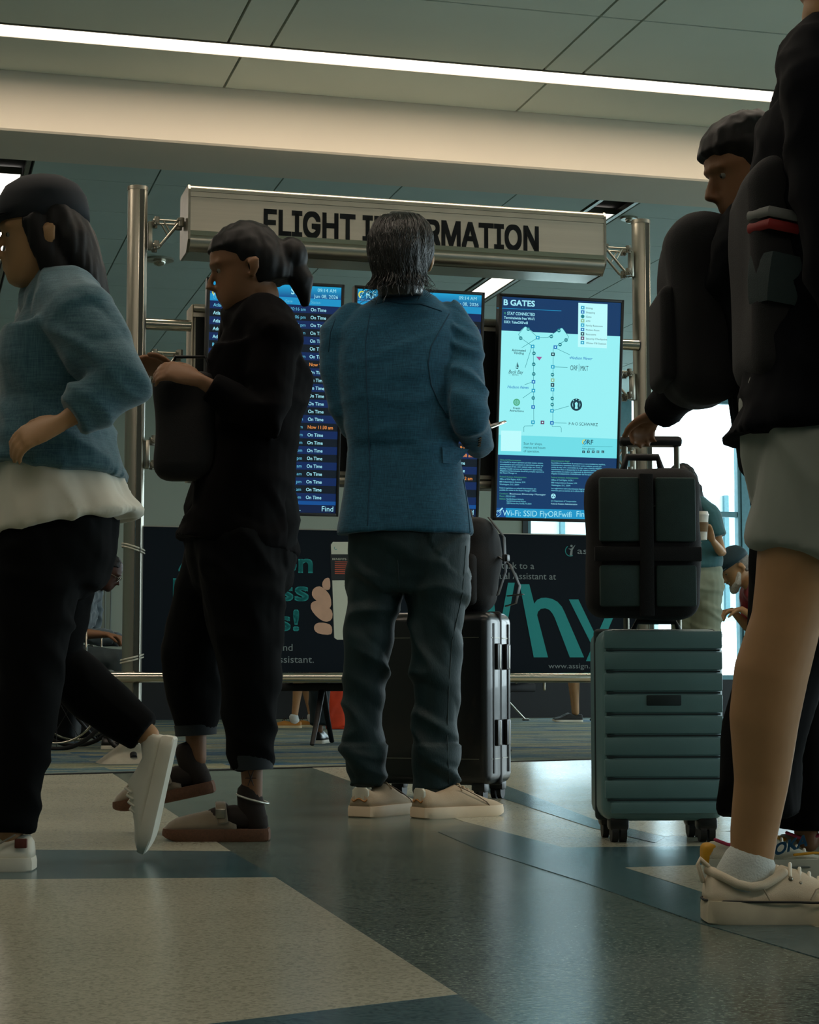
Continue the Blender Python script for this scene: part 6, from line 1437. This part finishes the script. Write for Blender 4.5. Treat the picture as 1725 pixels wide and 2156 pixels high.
# heads just above the banner
q = R(.98, 1.9)
X1 = X_(1028, 11.0)
p_, Mi, J, HM, body, topo, Q = seated('seated traveller seen from behind, short grey-blond hair above the banner below the arrivals screen', X1, 11.0, 112, mat('olive_shirt', (88, 92, 78), .85), GRP, SKIN_A, mat('grey_blond_hair', (122, 112, 86), .6, var=.5, scale=220, stretch=(1, 1, .1)), lean=.02, tilt=.1, dz=.05)
seat_for(X1, 11.0, 112, 'black waiting chair under the traveller with grey-blond hair')
X2 = X_(680, 12.0)
p_, Mi, J, HM, body, topo, Q = seated('seated traveller with black hair just showing above the banner under the departures screen', X2, 12.0, 80, LSG, GRP, SKIN_B, HAIR_K, lean=.05, tilt=.1)
seat_for(X2, 12.0, 80, 'black waiting chair under the black-haired traveller behind the banner')
# man with boat shoes
yb3 = 16.55; xh = X_(640, yb3)
p_, Mi, J, HM, body, topo, Q = seated('seated traveller with bare shins, white socks and mustard boat shoes', xh + .40, yb3, 180, mat('olive_shirt', (88, 92, 78)), mat('dark_shorts', (14, 18, 22), .85), SKIN_A, HAIR_K, shorts=True, style='boat', shoe_m=mat('mustard_leather', (168, 112, 34), .5, var=.15, scale=20), sole_m=mat('cream_rubber_2', (200, 188, 150), .6), sock=SKW, knee=.42, foot=.07, vox=.01)
seat_for(xh + .40, yb3, 180, 'black waiting chair under the traveller in boat shoes')
# orange bag
t = thing('tote_bag', 'bright orange-red cloth bag standing on the carpet beside the blazer man\'s leg', 'bag', Matrix.Translation((X_(712, 16.05), 16.05, .005)))
pm = MB(); pm.tube([(0, 0, 0), (0, 0, .15), (0, 0, .30), (0, 0, .36)], [(.098, .07), (.094, .066), (.088, .055), (.07, .04)], n=20, side=(1, 0, 0), expo=3, cap='flat')
obj('body', fuse(pm, .008, 2, lambda p, n_: (max(0, 1 - abs(noise.noise(V((p.x * 8, p.y * 8, p.z * 5)))) * 3) * .012 if p.z > .02 else 0)), mat('orange_cloth', (206, 60, 16), .75, var=.25, scale=9), t, smooth=True)
obj('cord_handle', MB().tube([(-.03, 0, .35), (-.04, 0, .40), (.03, 0, .41), (.04, 0, .35)], [.006] * 4, n=8), SATINB, t, smooth=True)
# far row by the window: beam seating with aluminium legs, and a sitter whose ankle shows
t = seat_row('black beam seats whose slanting aluminium leg shows right of the black suitcase', X_(1046, 19.4), 18.85, 92, 2)
ly = 18.9
p_, Mi, J, HM, body, topo, Q = seated('seated traveller whose tattooed ankle and dark shoe show left of the grey-teal suitcase', X_(1212, ly) + .42, ly, 180, mat('olive_shirt', (88, 92, 78)), mat('dark_shorts', (14, 18, 22)), SKIN_A, HAIR_K, shorts=True, shoe_m=mat('dark_grey_shoe', (34, 38, 38), .7), vox=.012)
seat_for(X_(1212, ly) + .42, ly, 180, 'black waiting chair under the traveller with the tattooed ankle')
# man in the red shirt
y3 = 11.6
p_, Mi, J, HM, body, topo, Q = seated('seated bearded man in a red tee and dark cap, bowed forward under the windows', X_(1692, y3), y3, 187, mat('red_tee_cloth', (138, 16, 26), .85, var=.1, scale=12, sheen=.2), mat('blue_shorts', (24, 44, 58), .85), SKIN_A, mat('grey_hair', (120, 116, 106), .6, var=.4, scale=200), lean=.24, tilt=.62, sleeve=.5, shorts=True, beard=0, wr=(.42, .84), knee=.30, foot=.05)
T = lambda x_, y_, z_: HM @ V((x_, y_, z_))
mb = MB(); mb.rings([[T(.094 * s_ * math.cos(t_), -.008 + .114 * s_ * math.sin(t_), z) for t_ in [2 * math.pi * k / 28 for k in range(28)]] for z, s_ in ((.030, 1.0), (.06, .99), (.09, .90), (.115, .70), (.130, .42), (.135, .15))])
TC = mat('dark_teal_cap', (8, 44, 52), .8, var=.2); cap_ = pobj('cap', mb.mesh('cap'), TC, p_, Mi)
obj('brim', MB().tube([T(0, .07, .038), T(0, .13, .036), T(0, .175, .026)], [(.080, .006), (.078, .006), (.055, .005)], n=16, side=HM.to_3x3() @ V((1, 0, 0))), TC, cap_, smooth=True)
mb = MB(); mb.tube([T(-.064, .015, -.035), T(-.056, .055, -.082), T(0, .086, -.110), T(.056, .055, -.082), T(.064, .015, -.035)], [.014, .022, .028, .022, .014], n=12); mb.tube([T(-.025, .09, -.054), T(0, .097, -.050), T(.025, .09, -.054)], [.007] * 3, n=8)
obj('beard', fuse(mb, .006, 1, lambda p, n_: noise.noise(p * 90) * .003), mat('white_beard', (176, 176, 166), .8, var=.3, scale=150), body, smooth=True)
tbv = BVHTree.FromPolygons([v.co[:] for v in topo.data.vertices], [tuple(p.vertices) for p in topo.data.polygons])
dm = MB()
for (pts) in ([(1530, 1254), (1537, 1240), (1541, 1246), (1546, 1255)], [(1546, 1256), (1551, 1238), (1557, 1254)], [(1534, 1258), (1558, 1256), (1556, 1259), (1535, 1261)]):
    q_ = on(pts, .003, tbv)
    if len(q_) >= 3: dm.add(q_, [tuple(range(len(q_)))])
if dm.v: obj('chest_print', dm, mat('pale_print', (206, 200, 190), .7), topo)
seat_for(X_(1692, y3), y3, 187, 'black waiting chair under the man in the red tee')
# standing woman with the coffee cup
yw = 11.0; P_ = lambda u, v, y=yw: at(u, v, y)
base = at(1462, 1575, yw); base.z = 0
W_, Mi = person('long-haired person in a teal tee and khaki trousers holding a coffee cup', base)
J = dict(head=P_(1436, 1022, 10.93), neck=P_(1450, 1062), chest=P_(1462, 1110), pelvis=P_(1468, 1210), shL=P_(1494, 1082, 10.95), elL=P_(1521, 1166, 10.91), wrL=P_(1500, 1136, 10.69), shR=P_(1422, 1082, 11.05), elR=P_(1405, 1160, 11.05), wrR=P_(1440, 1150, 10.75),
         hipL=P_(1484, 1225, 10.98), knL=P_(1490, 1400, 10.98), anL=P_(1490, 1550, 10.98), hipR=P_(1450, 1225, 11.05), knR=P_(1446, 1400, 11.05), anR=P_(1444, 1550, 11.05))
mb = MB(); HM = head_mb(mb, J['head'], V((-.7, -1, 0)), .25, 0, .93); neck_mb(mb, J); limbs(mb, J, -.006, .85); torso_mb(mb, J, (1, .1, 0), -.012, .85)
hand_mb(mb, J['wrL'], V((-.35, 0, .9)), V((-.8, -.55, 0)), .85, .9, -1); hand_mb(mb, J['wrR'], V((.5, -.2, .6)), V((0, -1, 0)), .5, .9, 1)
body = pobj('body', fuse(mb, .006, 2), SKIN_A, W_, Mi); eyes(W_, Mi, body, HM)
JJ = dict(J); JJ['pelvis'] = P_(1467, 1172)
mb = MB(); torso_mb(mb, JJ, (1, .1, 0), .016, .82, hem=P_(1468, 1196), hemr=(.140, .115))
for S in 'LR': mb.tube([J['sh' + S], J['sh' + S].lerp(J['el' + S], .3), J['sh' + S].lerp(J['el' + S], .58)], [.062, .060, .058], n=14, cap='flat')
pobj('tee', fuse(mb, .008, 2, folds(41, .007, (8, 8, 12), .5)), mat('teal_tee_cloth', (34, 88, 94), .85, sheen=.2), W_, Mi)
mb = MB(); mb.tube([J['pelvis'] + V((0, 0, .03)), J['pelvis'] - V((0, 0, .08))], [(.14, .11), (.155, .125)], n=22, side=(1, .1, 0))
for S in 'LR':
    h, k, a = J['hip' + S], J['kn' + S], J['an' + S]; mb.tube([h, h.lerp(k, .5), k, a], [.095, .088, .072, .062], n=16, cap='flat')
pobj('khaki_trousers', fuse(mb, .008, 2, folds(44, .010, (6, 6, 14), .4)), mat('khaki_cloth', (128, 136, 116), .85, var=.08, scale=12), W_, Mi)
for a_ in (J['anL'], J['anR']):
    shoe(W_, Mi, V((a_.x + .03, a_.y + .05, 0)), math.radians(235), .25, .09, 'sneaker', WU, WS, 'shoe')
T = lambda x_, y_, z_: HM @ V((x_, y_, z_)); mb = MB()
mb.rings([[T(w_ * math.cos(t_), cy + w_ * 1.16 * math.sin(t_) * (1 if math.sin(t_) < 0 else (1.02 if z > .05 else .5)), z) for t_ in [2 * math.pi * k / 24 for k in range(24)]] for z, w_, cy in ((-.10, .085, -.05), (-.03, .092, -.04), (.03, .096, -.020), (.065, .092, -.006), (.10, .074, -.008), (.128, .044, -.012), (.138, .012, -.015))])
for sg in (-1, 1): mb.tube([T(sg * .07, .02, .04), T(sg * .088, .03, -.06), T(sg * .09, .02, -.16), T(sg * .085, .0, -.25)], [(.03, .03), (.034, .03), (.036, .028), (.018, .014)], n=12)
mb.tube([T(0, -.08, -.02), T(0, -.10, -.15), T(0, -.10, -.26)], [(.09, .03), (.09, .03), (.06, .02)], n=16, side=HM.to_3x3() @ V((1, 0, 0)))
pobj('hair', fuse(mb, .007, 2, lambda p, n_: noise.noise(V((p.x * 60, p.y * 60, p.z * 8))) * .005), mat('dark_brown_hair', (12, 16, 16), .5, spec=.3), W_, Mi)
cupM = Matrix.Translation(at(1478, 1137, 10.63))
t = thing('coffee_cup', 'white lidded paper coffee cup with brown sleeve held in a hand', 'cup', cupM)
obj('cup', MB().tube([(0, 0, 0), (0, 0, .14)], [.029, .040], n=28, cap='flat'), mat('white_paper', (206, 204, 194), .6), t, smooth='auto')
obj('sleeve', MB().tube([(0, 0, .045), (0, 0, .098)], [.0345, .0385], n=28, cap='flat'), mat('brown_card_sleeve', (116, 92, 62), .8), t, smooth='auto')
obj('lid', MB().tube([(0, 0, .138), (0, 0, .146), (0, 0, .147), (0, 0, .160)], [.0425, .0425, .039, .036], n=28, cap='flat'), mat('white_lid', (214, 212, 202), .4), t, smooth='auto')
# small cord hook on the pale wall
hx, hz = far(227, 1210)
t = thing('wall_hook', 'small orange-brown latch with two hanging cords on the pale wall by the post', 'hook', ROOM @ Matrix.Translation((hx, YF - .005, hz)))
obj('latch', MB().rbox((-.055, -.05, -.05), (.055, 0, .05), .02, seg=3), mat('amber_latch', (146, 74, 34), .4), t, smooth='auto')
for sx_ in (-.03, .035): obj('cord', MB().cyl((sx_, -.02, -.04), (sx_ * .8, -.02, -.72), .008, 8), WALL_D, t, smooth='auto')
